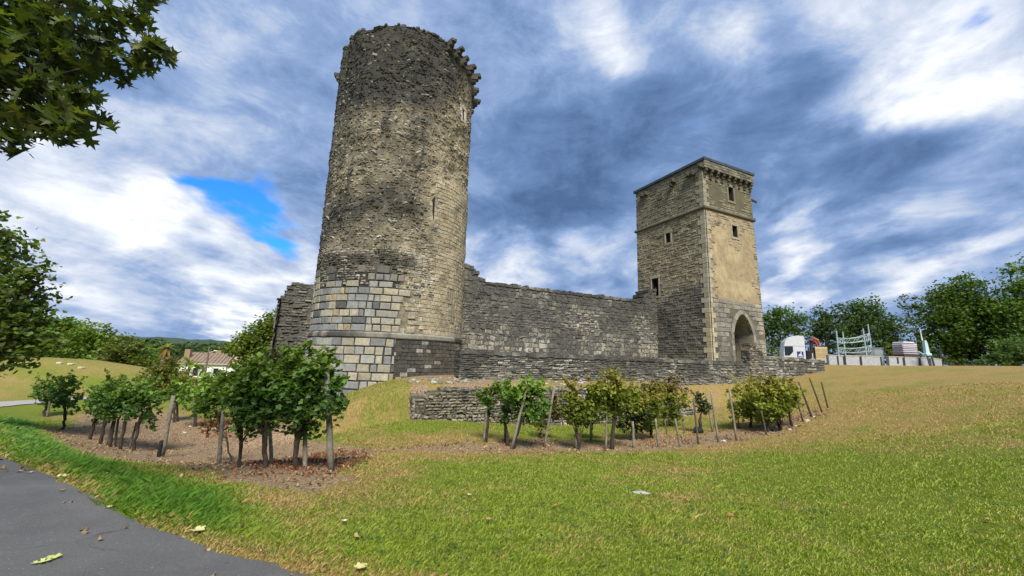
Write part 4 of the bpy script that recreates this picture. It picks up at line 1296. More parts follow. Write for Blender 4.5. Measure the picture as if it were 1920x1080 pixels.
# right side: row of trees beyond the barriers
RT = [('broadleaf_tree', 'dark leafy tree close beside the right edge of the gate tower', 1468, 62, [(1450, 600, 28), (1478, 598, 30), (1500, 618, 20), (1465, 632, 30), (1440, 630, 25), (1495, 645, 18), (1450, 662, 20), (1480, 665, 20)], G_DK),
      ('broadleaf_tree', 'open-crowned dark tree standing behind the lorry and its tan crate', 1548, 64, [(1540, 598, 26), (1562, 588, 22), (1550, 625, 30), (1535, 640, 22), (1575, 640, 22), (1540, 668, 20), (1570, 668, 22)], G_DK),
      ('broadleaf_tree', 'tall rounded dark tree rising behind the galvanised steel frame', 1612, 66, [(1605, 585, 26), (1630, 580, 26), (1612, 612, 34), (1590, 610, 24), (1600, 645, 26), (1640, 610, 24), (1600, 672, 20), (1630, 670, 20)], G_DK),
      ('broadleaf_tree', 'dark tree with a broken crown behind the yellow-green bush', 1668, 66, [(1655, 600, 22), (1680, 612, 24), (1665, 640, 28), (1690, 645, 22), (1645, 640, 22), (1690, 672, 18), (1660, 675, 18)], G_DK),
      ('slender_tree', 'thin airy tree with bare stems between the dark trees', 1728, 60, [(1705, 575, 16), (1722, 568, 20), (1738, 590, 16), (1715, 600, 18), (1735, 625, 12), (1696, 562, 12), (1728, 668, 18), (1745, 672, 16)], [(.075, .11, .04), (.06, .09, .035)]),
      ('broadleaf_tree', 'big bushy green tree on the grassy crest at the far right', 1800, 44, [(1800, 560, 44), (1765, 590, 36), (1830, 585, 46), (1790, 620, 56), (1840, 640, 50), (1760, 645, 34), (1815, 535, 26), (1855, 600, 30), (1770, 560, 26), (1775, 668, 22), (1805, 670, 26), (1840, 672, 22)], [(.085, .15, .024), (.105, .17, .03), (.065, .115, .022)]),
      ('broadleaf_tree', 'tall tree cut off by the right edge of the view', 1935, 40, [(1910, 530, 34), (1935, 500, 30), (1900, 580, 38), (1930, 600, 50), (1950, 560, 40), (1895, 640, 34), (1890, 505, 14), (1930, 665, 30), (1960, 650, 40)], [(.08, .14, .028), (.10, .16, .03)]),
      ('dark_shrub', 'low dark shrub on the crest beneath the tree at the right edge', 1900, 36, [(1895, 655, 30), (1870, 668, 24), (1925, 660, 32), (1840, 680, 16), (1860, 682, 16), (1890, 682, 18), (1915, 682, 18)], G_DK)]
for nm, lb, px, Y, bl, cs in RT:
    slim = nm == 'slender_tree'
    tree(nm, lb, gp(px, Y), [B(a, b, r, Y, .9, .92) for a, b, r in bl], cs, n_per=(10 if slim else 18) if Y > 50 else 46, leaf=.44 if Y > 50 else .33, trunk_r=.14 if slim else .3, cat='shrub' if nm == 'dark_shrub' else 'tree', sub=.5, nmax=3200, group=None)
tree('yellow_bush', 'small yellow-green bush growing behind the concrete barriers', gp(1664, 37), [B(1660, 650, 12, 37), B(1668, 662, 14, 37), B(1655, 640, 8, 37), B(1675, 672, 11, 37)], G_YL, 60, .16, .05, 'shrub')
tree('green_bush', 'small bright bush at the foot of the gate tower beside the lorry', gp(1452, 48), [B(1450, 655, 14, 48), B(1460, 662, 10, 48)], G_YL, 40, .2, .06, 'shrub')
tree('crest_bush', 'pale green bush below the big tree, behind the black post', gp(1775, 38), [B(1772, 675, 13, 38), B(1785, 682, 12, 38), B(1760, 668, 8, 38), B(1805, 680, 15, 39), B(1825, 682, 14, 39)], G_MD, 60, .16, .05, 'shrub')
# left side
LT = [('broadleaf_tree', 'large leafy tree standing at the left edge beyond the road', -70, 12.5, [(15, 560, 62), (-40, 470, 70), (60, 520, 34), (85, 512, 26), (20, 620, 60), (45, 660, 45), (-60, 600, 80), (-20, 690, 40), (0, 445, 24), (-10, 405, 16), (70, 600, 30)], [(.085, .12, .024), (.115, .15, .03), (.06, .09, .02)], 95, .115, .28),
      ('hedge_tree', 'dense green tree on the bank just right of the big left-hand tree', 112, 46, [(100, 632, 36), (130, 620, 28), (85, 650, 30), (140, 650, 32), (115, 605, 20)], G_MD, 14, .34, .2),
      ('hedge_tree', 'bushy tree with feathery top above the middle of the grass bank', 172, 45, [(165, 640, 34), (185, 630, 24), (200, 655, 30), (150, 660, 28), (180, 670, 26)], [(.08, .135, .022), (.10, .155, .026), (.13, .175, .03)], 14, .34, .2),
      ('hedge_tree', 'yellowing tree at the low right end of the grass bank', 228, 42, [(225, 655, 28), (245, 670, 26), (215, 680, 24), (240, 690, 22), (255, 650, 18)], [(.13, .16, .028), (.10, .14, .024), (.15, .165, .04)], 16, .3, .18),
      ('hedge_tree', 'dark tree in the gap between the bank trees and the olive bush', 268, 50, [(268, 665, 26), (285, 680, 22), (258, 685, 24), (275, 700, 20)], G_MD, 14, .34, .2),
      ('hedge_tree', 'tree half hidden behind the big left-hand tree on the bank', 50, 50, [(45, 625, 36), (70, 640, 34), (60, 660, 30), (30, 650, 30)], G_MD, 14, .34, .2),
      ('garden_tree', 'light green tree rising behind the left wing of the white house', 400, 100, [(398, 655, 13), (410, 660, 12), (385, 662, 10)], G_MD, 6, .6, .15),
      ('garden_tree', 'yellow-green tree rising behind the right wing of the white house', 430, 105, [(428, 655, 14), (440, 662, 12), (418, 664, 10)], G_YL, 6, .6, .15),
      ('round_bush', 'big rounded olive bush in front of the white house', 312, 30, [(308, 705, 32), (292, 716, 28), (330, 714, 28), (312, 688, 20), (338, 738, 26), (288, 740, 26), (318, 735, 26)], [(.15, .15, .028), (.12, .125, .024), (.095, .11, .022)], 42, .2, .12),
      ('garden_bush', 'loose olive bush below the lamp pole', 392, 27, [(385, 726, 20), (405, 730, 20), (370, 738, 20), (420, 742, 20)], G_OL, 60, .17, .08),
      ('garden_bush', 'dark bush before the right wing of the white house', 437, 26, [(437, 718, 16), (452, 726, 18), (425, 735, 20)], [(.06, .07, .02), (.05, .055, .018)], 60, .16, .08),
      ('dark_shrub', 'dark rounded shrub against the left wall of the white house', 372, 60, [(371, 688, 11), (378, 695, 9)], G_DK, 12, .35, .08),
      ('broadleaf_tree', 'bright green tree right of the house beside the broken wall', 498, 52, [(500, 638, 36), (475, 650, 32), (518, 615, 30), (530, 598, 22), (452, 648, 22), (505, 670, 34), (470, 680, 24), (540, 650, 24), (440, 660, 14)], [(.23, .28, .045), (.17, .22, .035), (.11, .16, .03)], 14, .36, .25),
      ('hedge_shrub', 'brownish hedge shrub at the foot of the broken wall', 520, 24, [(500, 682, 28), (532, 672, 28), (562, 674, 26), (478, 700, 22), (545, 700, 26), (515, 705, 24), (580, 690, 18)], [(.075, .085, .022), (.09, .085, .03), (.06, .07, .02)], 75, .15, .07)]
for nm, lb, px, Y, bl, cs, den, lf, tr in LT:
    tree(nm, lb, gp(px, Y), [B(a, b, r * 1.08, Y, .9, .92) for a, b, r in bl], cs, n_per=den * 2, leaf=lf * 1.2, trunk_r=tr, cat='tree' if 'tree' in nm else 'bush', nmax=4500, tmpl=T_VINE8 if Y < 15 else T_DIAMOND, sub=.48)
# palm and banana
def fronds(name, label, cat, base, h, n, ln, width, col, trunk_r, dead=0):
    t = thing(name, base, label, cat); m = MB(); b = np.array(base)
    m.tube([b, b + [0, 0, h * .5], b + [.1, 0, h]], [trunk_r * 1.2, trunk_r, trunk_r], 8, (.10, .08, .055)); m.build('trunk', M_BARK, t)
    top = b + [.1, 0, h]
    for k in range(n + dead):
        az = R_.uniform(0, 2 * math.pi); el = R_.uniform(.1, 1.2) if k < n else R_.uniform(-1.1, -.4)
        d = np.array([math.cos(az) * math.cos(el), math.sin(az) * math.cos(el), math.sin(el)]); s_ = np.array([-math.sin(az), math.cos(az), 0])
        m = MB(); q = np.linspace(0, 1, 9)[:, None]; L = ln * R_.uniform(.75, 1.1)
        c = top + d * L * q + np.array([0, 0, -1]) * L * .45 * q ** 2
        wd = width * np.sin(np.clip(q * .92 + .08, 0, 1) * math.pi) ** .6
        V = np.concatenate([c - s_ * wd, c + [0, 0, -.05], c + s_ * wd]); F = [[i, i + 1, 10 + i, 9 + i] for i in range(8)] + [[9 + i, 10 + i, 19 + i, 18 + i] for i in range(8)]
        m.add(V, F, np.array(col if k < n else (.34, .22, .07)) * R_.uniform(.75, 1.25)); m.build('frond', M_LEAF, t)


fronds('palm_tree', 'small palm with brown hanging dead fronds in front of the far wood', 'palm', gp(304, 38), 2.5, 16, 1.0, .11, (.20, .21, .045), .2, 11)
fronds('banana_plant', 'bright green banana plant growing before the white house', 'plant', gp(354, 38), 1.5, 10, 1.9, .26, (.22, .29, .07), .12)
# far woods and hills
wood = MB(); P = []; 
for q in range(430):
    px = R_.uniform(-160, 480); Y = R_.uniform(120, 330); top = 640 - 14 * math.exp(-((px - 130) / 120) ** 2) + 6 * (px > 300) + 12 * (Y < 180) + R_.uniform(0, 12)
    c = aty(px, top, Y); r = R_.uniform(3.0, 6.0) 
    n = 60; P.append(c - [0, 0, r * .6] + ball(n) * [r, r, r * .9])
    P.append(c - [0, 0, r * 2.2] + ball(30) * [r * 1.3, r, r * 1.2])
P = np.concatenate(P); leaves(wood, P, 1.9, np.array([(.05, .088, .03), (.07, .105, .03), (.042, .072, .028)])[R_.randint(0, 3, len(P))], .4)
tag(wood.build('far_wood', M_LEAF), 'belt of dark green woodland covering the slope beyond the house', kind='stuff')
for nm, Yh, hts, col_ in (('hills', 900, [(-700, 640), (-200, 628), (0, 622), (200, 630), (330, 634), (430, 643), (520, 648), (640, 652), (900, 664)], (.045, .075, .04)), ('far_hills', 1500, [(-300, 640), (150, 640), (300, 636), (395, 637), (450, 642), (560, 650), (700, 652), (1000, 664)], (.05, .08, .06))):
    m = MB(); xs = np.linspace(hts[0][0], hts[-1][0], 160); ys = np.interp(xs, [a for a, b in hts], [b for a, b in hts])
    rows = []
    for k, (fy, fz) in enumerate(((.80, -.02), (.88, .45), (.95, .85), (1.0, 1.0), (1.12, .7), (1.3, -.1))):
        p = np.array([aty(a, b, Yh) for a, b in zip(xs, ys)]); z = p[:, 2]
        zz = -8 + (z + 8) * fz + (2.2 * (fbm(xs * .15, k * 3., 1., 3) - .5) * 3 if .3 < fz else 0)
        rows.append(np.c_[p[:, 0], p[:, 1] * fy + 0 * z, zz])
    n = len(xs); m.add(np.concatenate(rows), [[k * n + i, k * n + i + 1, (k + 1) * n + i + 1, (k + 1) * n + i] for k in range(5) for i in range(n - 1)], col_)
    tag(m.build(nm, attr_mat(nm + '_woods', .08, .5, bstr=1, bdist=2.0, bscale=.2), smooth=True), kind='structure')


# ------------------------------------------------------------------ near tree with lobed leaves
def near_tree():
    base = np.array([-8.6, .4, 0.0]); t = thing('oak_tree', base, 'oak branch with big dark lobed leaves hanging into the upper left corner', 'tree')
    fork = np.array([-7.6, 1.2, 3.6]); m = MB()
    m.tube([base - [0, 0, .2], base + [.2, .1, 1.5], fork], [.36, .28, .22], 12, (.08, .07, .055))
    cl = [(40, 60, 95, 3.5), (120, 60, 85, 3.6), (200, 38, 60, 3.7), (245, 22, 45, 3.7), (60, 150, 90, 3.5), (110, 205, 72, 3.6), (130, 235, 34, 3.5), (30, 220, 62, 3.4), (8, 262, 28, 3.4), (160, 100, 60, 3.6), (210, 115, 48, 3.7), (258, 108, 32, 3.75), (292, 95, 27, 3.8), (308, 100, 26, 3.85), (75, 225, 50, 3.5), (-60, 60, 110, 3.4), (-60, 180, 100, 3.4), (40, -60, 110, 3.5), (180, -40, 80, 3.6), (150, 180, 22, 3.6), (270, -20, 40, 3.7), (0, 120, 90, 3.3), (90, 110, 90, 3.8)]
    mids = [aty(20, 20, 3.6), aty(-80, 140, 3.2)]
    m.tube([fork, fork * .5 + mids[0] * .5 + [0, 0, .35], mids[0]], [.16, .09, .045], 8, (.06, .052, .042)); m.tube([fork, fork * .5 + mids[1] * .5 + [0, 0, .2], mids[1]], [.14, .08, .045], 8, (.06, .052, .042))
    m.tube([fork, fork + [-.8, -.6, 2.0], fork + [-1.2, -.9, 4.0]], [.2, .13, .05], 8, (.07, .06, .05))
    pos = []; 
    for (a, b, r, Y) in cl:
        c = aty(a, b, Y); rr = r * Y / F_PX; st = mids[0] if b < 110 else mids[1]
        m.tube([st, st * .5 + c * .5 + R_.normal(0, .05, 3) + [0, 0, .06], c], [.022, .013, .006], 5, (.05, .045, .035))
        n = int(6 + 46 * rr * rr * 5.2)
        for q in range(n):
            p = c + ball(1)[0] * rr * np.array([1, 1.3, .9]); pos.append(p)
            if q % 3 == 0: m.tube([c + (p - c) * .2, p + [0, 0, .03]], [.006, .003], 4, (.05, .045, .03), cap=False)
    m.build('trunk', M_BARK, t, smooth=True)
    pos = np.array(pos); x, y = proj(pos); inv = (x > -20) & (x < 400) & (y > -20); order = np.argsort(~inv, kind='stable'); 
    vis = np.where(inv)[0]; R_.shuffle(vis); parts = vis[:300]; rest = np.setdiff1d(np.arange(len(pos)), parts)
    cols = np.array([(.055, .08, .016), (.07, .10, .018), (.10, .12, .024), (.04, .06, .016)])
    protos = []
    for k in range(6):
        q = MB(); leaves(q, np.zeros((1, 3)), 1.0, cols[k % 4], .2, T_OAK, 0, .1, None, fold=.22)
        tv, tf = T_OAK; z = np.abs(tv[:, 0]) * (.2 + .1 * k) - .25 * (k % 3 - .5) * tv[:, 1] ** 2
        q = MB(); q.add(np.c_[tv, z], tf, cols[k % 4]); o = q.build('leaf_shape', M_LEAF); protos.append(o.data); bpy.data.objects.remove(o)
    for i in parts:
        o = bpy.data.objects.new('leaf', protos[R_.randint(6)]); COL.objects.link(o)
        nrm = R_.normal(0, 1, 3); nrm[2] = abs(nrm[2]) + .35; nrm /= np.linalg.norm(nrm)
        down = np.array([R_.normal(0, .5), R_.normal(0, .5), -.8]); down -= (down @ nrm) * nrm; down /= np.linalg.norm(down)
        a = np.cross(down, nrm); s_ = R_.uniform(.15, .26)
        o.matrix_world = Matrix(((a[0] * s_, down[0] * s_, nrm[0] * s_, pos[i][0]), (a[1] * s_, down[1] * s_, nrm[1] * s_, pos[i][1]), (a[2] * s_, down[2] * s_, nrm[2] * s_, pos[i][2]), (0, 0, 0, 1)))
        mb_ = o.matrix_basis.copy(); o.parent = t; o.matrix_parent_inverse = Matrix.Translation(-t.location); o.matrix_basis = mb_
    q = MB(); leaves(q, pos[rest], .20, cols[R_.randint(0, 4, len(rest))], .3, T_OAK, .25, .15, droop=.35, fold=.25); tag(q.build('foliage', M_LEAF, t), kind='stuff')


near_tree()
# ------------------------------------------------------------------ vines and posts
def pole(a, b, r, col, n=9):
    m = MB(); k = np.linspace(0, 1, 5)[:, None]; P = a * (1 - k) + b * k + R_.normal(0, r * .15, (5, 3)) * np.sin(k * 3.14)
    m.tube(P, r * np.linspace(1.08, .92, 5), n, np.array(col) * R_.uniform(.85, 1.15)); return m


POST_C = (.21, .19, .145)


def post(base, top, w_, label, group=None, dY=0.0, col=POST_C):
    """a round stake from its foot to its top"""
    p = hit(*base); q = aty(top[0], top[1], p[1] + dY); s = p[1] / F_PX
    o = pole(p - [0, 0, .12], q, w_ * s / 2 * .7, col).build('vine_post', M_WOOD, smooth=True, loc=p)
    return tag(o, label, 'post', group, 'thing')


V_DK = [(0.067, 0.128, 0.030), (0.090, 0.172, 0.033), (0.128, 0.217, 0.039)]
V_MD = [(0.101, 0.179, 0.031), (0.151, 0.245, 0.040), (0.201, 0.294, 0.051)]
V_YL = [(0.165, 0.204, 0.033), (0.242, 0.275, 0.044), (0.308, 0.319, 0.055), (0.264, 0.231, 0.061)]


# leaf meshes shared by the vines
def vine_leaf_mesh(col, k):
    tv, tf = T_VINE; z = np.abs(tv[:, 0]) * (.15 + .12 * k) - .3 * (k - 1) * tv[:, 1] ** 2
    q = MB(); q.add(np.c_[tv, z], tf, col); o = q.build('leaf_shape', M_LEAF); d = o.data; bpy.data.objects.remove(o); return d


def vine(base, knee, blobs, label, cols, n_leaf=500, parts=0, leaf=.115, tw_=9, group='grapevines in the moat', Yspread=.38, canes=True, bs=1.12, dy=0, trunk_col=(.055, .044, .034)):
    p = hit(*base); Y = p[1]; s = Y / F_PX; q = aty(knee[0], knee[1], Y)
    t = thing('grapevine', p, label, 'grapevine', group); t['kind'] = 'thing'
    m = MB(); k = np.linspace(0, 1, 7)[:, None]
    m.tube((p - [0, 0, .08]) * (1 - k) + q * k + R_.normal(0, .018, (7, 3)) * np.sin(k * 3.1), tw_ * .62 * s / 2 * np.array([1.35, 1.05, 1, .95, 1, 1.1, 1.2]), 8, trunk_col)
    cs = []
    for (a, b, r) in blobs:
        c = aty(a, b + dy, Y + R_.uniform(-.1, .1)); cs.append((c, (r * s * bs, max(.18, min(r * s, Yspread)), r * s * .95 * bs)))
        if canes:
            m.tube([q, q * .45 + c * .55 + R_.normal(0, .03, 3), c + [0, 0, .05]], [tw_ * s * .3, .009, .005], 5, (.085, .06, .04), cap=False)
    m.build('trunk', M_BARK, t, smooth=True)
    vol = np.array([r[0] * r[2] for c, r in cs]); vol /= vol.sum()
    P = []; m2 = MB()
    for (c, r), f in zip(cs, vol):
        n = max(12, int(n_leaf * f)); kk = max(4, n // 12); sc = c + ball(kk, p=3.2) * np.array(r); P.append(sc[R_.randint(0, kk, n)] + R_.normal(0, .07, (n, 3)))
    for (c, r) in cs[:4 if canes else 0]:        # long loose shoots above and beside the row
        for q_ in range(3):
            a0 = R_.uniform(0, 6.28); d_ = np.array([math.cos(a0) * .5, math.sin(a0) * .25, R_.uniform(.3, 1.0)]); d_ /= np.linalg.norm(d_); ln = R_.uniform(.22, .5) * (r[0] / .3) ** .5
            kk = np.linspace(0, 1, 6)[:, None]; sh = c + np.array(r) * d_ * .7 + d_ * ln * kk + np.array([0, 0, -.22]) * kk ** 2 * ln
            m2.tube(sh, [.004, .004, .0035, .003, .0025, .002], 4, (.11, .11, .035), cap=False); P.append(np.repeat(sh, 3, 0)[3:] + R_.normal(0, .028, (15, 3)))
    if m2.nv: tag(m2.build('shoots', M_BARK, t), kind='stuff')
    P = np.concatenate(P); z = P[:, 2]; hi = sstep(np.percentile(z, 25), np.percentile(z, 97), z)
    cols = np.array(cols); ci = np.clip((hi * len(cols) + R_.normal(0, .8, len(P))).astype(int), 0, len(cols) - 1)  # palette climbs with height: light from above is put into the leaf colour
    d = np.linalg.norm(P - CAM, axis=1); order = np.argsort(d)
    pi = order[:parts]; rest = order[parts:]
    for i in pi:
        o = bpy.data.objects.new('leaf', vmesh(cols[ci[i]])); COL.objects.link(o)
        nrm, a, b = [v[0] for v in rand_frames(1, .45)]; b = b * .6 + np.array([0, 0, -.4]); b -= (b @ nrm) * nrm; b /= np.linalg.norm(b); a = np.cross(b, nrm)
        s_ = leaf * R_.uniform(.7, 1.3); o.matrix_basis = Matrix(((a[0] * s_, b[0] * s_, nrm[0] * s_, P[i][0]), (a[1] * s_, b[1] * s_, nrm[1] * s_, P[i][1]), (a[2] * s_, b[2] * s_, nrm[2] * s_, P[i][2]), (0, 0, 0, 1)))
        o.parent = t; o.matrix_parent_inverse = Matrix.Translation(-t.location)
    if len(rest):
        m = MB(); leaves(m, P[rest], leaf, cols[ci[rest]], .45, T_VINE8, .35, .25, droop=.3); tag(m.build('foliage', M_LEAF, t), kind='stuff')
    return t


VMESHES = {}


def vmesh(c):
    k = tuple(np.round(np.array(c, float), 4))
    if k not in VMESHES: VMESHES[k] = [vine_leaf_mesh(k, q) for q in range(3)]
    return VMESHES[k][R_.randint(3)]


FL = 'vine row in front of the round tower'
MX = V_DK + [(.105, .17, .028), (.14, .205, .035)]
post((623, 884), (612, 692), 15, 'thick pale end post of the near vine row, right before the tower', FL)
vine((554, 880), (557, 825), [(575, 745, 46), (590, 715, 34), (555, 700, 28), (605, 775, 34), (560, 790, 32), (622, 735, 20), (628, 765, 16), (585, 810, 14), (540, 750, 34), (608, 700, 22)], 'fullest dark vine beside the thick end post', MX, 1900, 300, leaf=.088, dy=-13, tw_=14)
post((573, 880), (572, 790), 11, 'stake standing close to the fullest vine before the tower', FL, .12)
vine((499, 878), (497, 815), [(505, 745, 46), (520, 712, 26), (490, 720, 26), (480, 775, 30), (520, 785, 34), (465, 735, 26), (500, 795, 24)], 'dark vine with a stout forked trunk, second from the thick end post', MX, 1650, 290, leaf=.088, dy=-13, tw_=13)
post((511, 872), (506, 800), 9, 'stake touching the stout forked vine trunk', FL, .1)
vine((451, 876), (452, 830), [(450, 745, 28), (460, 770, 26), (450, 800, 22), (465, 812, 16), (430, 735, 22), (440, 715, 16)], 'vine with a thin straight stem, third from the thick end post', V_MD, 620, 180, leaf=.088, dy=-13, tw_=9)
post((411, 872), (419, 770), 9, 'leaning stake among sparse browned vine shoots', FL)
vine((413, 871), (415, 815), [(405, 760, 26), (420, 745, 22), (385, 775, 18), (398, 740, 16)], 'thin vine with bright green top above dead brown shoots', V_MD, 460, 120, leaf=.088, dy=-13, tw_=6)
vine((436, 868), (425, 822), [(400, 795, 16), (425, 800, 16), (385, 805, 12)], 'small withered vine with brown curled leaves', [(.20, .075, .03), (.15, .10, .03), (.12, .15, .026)], 110, 60, tw_=5, leaf=.09)
post((304, 856), (325, 742), 9, 'lone pale post leaning right, left of the near vine row', FL)
post((298, 857), (303, 826), 9, 'short black stump at the foot of the lone leaning post', FL, col=(.02, .02, .02))
# dark clump farther left
for i, (b, k, bl, lb) in enumerate([((249, 846), (262, 790), [(265, 760, 24), (280, 775, 20), (270, 745, 18), (285, 800, 14), (290, 755, 16)], 'right-hand thick-trunked vine of the dark cluster'),
                                    ((226, 842), (235, 790), [(240, 760, 22), (250, 775, 18), (245, 742, 16)], 'vine with twin thin stems in the middle of the dark cluster'),
                                    ((206, 838), (214, 790), [(215, 762, 22), (205, 745, 16), (222, 780, 16)], 'upright dark vine left of the twin-stemmed one'),
                                    ((187, 832), (198, 785), [(200, 757, 20), (195, 775, 16), (212, 735, 14)], 'leaning vine second from the left end of the dark cluster'),
                                    ((168, 824), (182, 780), [(185, 765, 16), (195, 785, 12), (188, 752, 10)], 'smallest leaning vine at the left end of the dark cluster'),
                                    ((119, 806), (122, 775), [(123, 742, 20), (118, 760, 18), (128, 770, 15), (125, 730, 12)], 'dark rounded vine standing by itself near the far path'),
                                    ((83, 781), (88, 758), [(85, 745, 15), (92, 755, 12), (82, 735, 12)], 'farthest small vine by the pale path at the left')]):
    vine(b, k, bl, lb, V_DK + [(.12, .18, .032)], 760, 0, tw_=8 if i < 5 else 7, leaf=.088, bs=1.12, dy=-9)
for i, (b, t_, lb) in enumerate([((241, 842), (256, 792), 'stake beside the right-hand trunk of the dark vine cluster'), ((217, 838), (222, 785), 'stake between the twin-stemmed and upright dark vines'), ((197, 836), (214, 785), 'slanting stake between the leaning vines of the dark cluster'), ((88, 782), (95, 744), 'stake behind the farthest small vine')]):
    post(b, t_, 5, lb, FL, .1, (.12, .105, .085))
# rear left row, before the garden
for i, (b, k, bl, lb) in enumerate([((326, 792), (328, 760), [(325, 745, 20), (340, 735, 18), (312, 750, 16)], 'vine behind the lone leaning post, below the olive bush'),
                                    ((366, 800), (368, 768), [(365, 745, 20), (380, 735, 20), (352, 752, 16)], 'rear vine with a thin stem over pale stones'),
                                    ((388, 803), (385, 775), [(395, 755, 18), (390, 735, 18), (410, 745, 16)], 'rear vine with a knotted black trunk over pale stones'),
                                    ((470, 790), (468, 765), [(470, 735, 22), (445, 730, 20), (490, 728, 18), (430, 745, 18)], 'rear vine half hidden behind the near dark row')]):
    vine(b, k, bl, lb, V_MD, 300, 0, tw_=6, leaf=.12)
for b, t_, lb in (((334, 790), (331, 745), 'grey stake behind the lone leaning post'), ((362, 800), (363, 752), 'thin dark stake in the rear left vine row')):
    post(b, t_, 5, lb, FL, 0, (.13, .115, .09))
# right-hand rows
RR = 'vine stakes below the cobble wall'
for b, t_, w_, lb, cl in [((906, 829), (914, 765), 6, 'stake of the first bare vine at the left end of the right row', POST_C), ((957, 842), (992, 712), 8, 'tall pole leaning strongly right near the left end of the right row', POST_C),
                          ((948, 830), (946, 742), 6, 'upright dark stake just behind the strongly leaning pole', (.07, .06, .05)), ((1016, 822), (1016, 722), 5, 'slim pale upright stake right of the strongly leaning pole', POST_C), ((1020, 839), (1040, 722), 7, 'leaning stake with a small white stone at its foot', POST_C),
                          ((1080, 842), (1081, 722), 7, 'straight stake beside a short black stump', POST_C), ((1108, 826), (1107, 770), 5, 'short rear stake behind the straight one', (.15, .13, .09)), ((1136, 842), (1137, 770), 6, 'stake touching the stout trunk of the widest vine', POST_C),
                          ((1189, 840), (1186, 790), 7, 'stake right of the widest vine crown', POST_C), ((1236, 838), (1229, 785), 6, 'stake on the left of the yellowing vine', POST_C), ((1276, 838), (1266, 785), 6, 'stake under the yellowing vine', POST_C),
                          ((1310, 833), (1300, 748), 5, 'dark stake beside a black drum of debris', (.10, .09, .075)), ((1337, 810), (1324, 738), 5, 'rear pole of the pair in the gap of the right row', POST_C), ((1348, 829), (1333, 735), 6, 'front pole of the pair in the gap of the right row', POST_C),
                          ((1382, 826), (1368, 732), 6, 'grey-green pole at the left of the last leafy vines', POST_C), ((1438, 815), (1427, 770), 5, 'dark stake under the last leafy vines', (.085, .07, .055)), ((1463, 805), (1452, 768), 5, 'stake next to a crooked trunk near the row end', (.085, .07, .055)),
                          ((1484, 797), (1476, 755), 5, 'stake below the last foliage of the row', (.085, .07, .055)), ((1507, 790), (1490, 737), 4, 'first bare dark pole after the foliage, joined by a stick', (.075, .062, .05)), ((1524, 782), (1497, 716), 5, 'second bare dark pole, longest and bent', (.075, .062, .05)),
                          ((1543, 773), (1518, 709), 4, 'third bare dark pole, thin and straight', (.075, .062, .05)), ((1553, 765), (1540, 716), 4, 'last short bare pole at the right end of the vineyard', (.075, .062, .05)),
                          ((1251, 815), (1247, 790), 4, 'rear stake seen low between two vine trunks', (.12, .10, .08)), ((1284, 813), (1281, 792), 4, 'low rear stake behind the yellowing vine', (.12, .10, .08)), ((1386, 803), (1383, 780), 4, 'low rear stake before the grassy bank', (.12, .10, .08)), ((1430, 795), (1424, 770), 4, 'rear stake behind the last leafy vines', (.085, .07, .055))]:
    post(b, t_, w_ * .9, lb, RR, 0.0, cl)
GV = 'grapevines below the cobble wall'
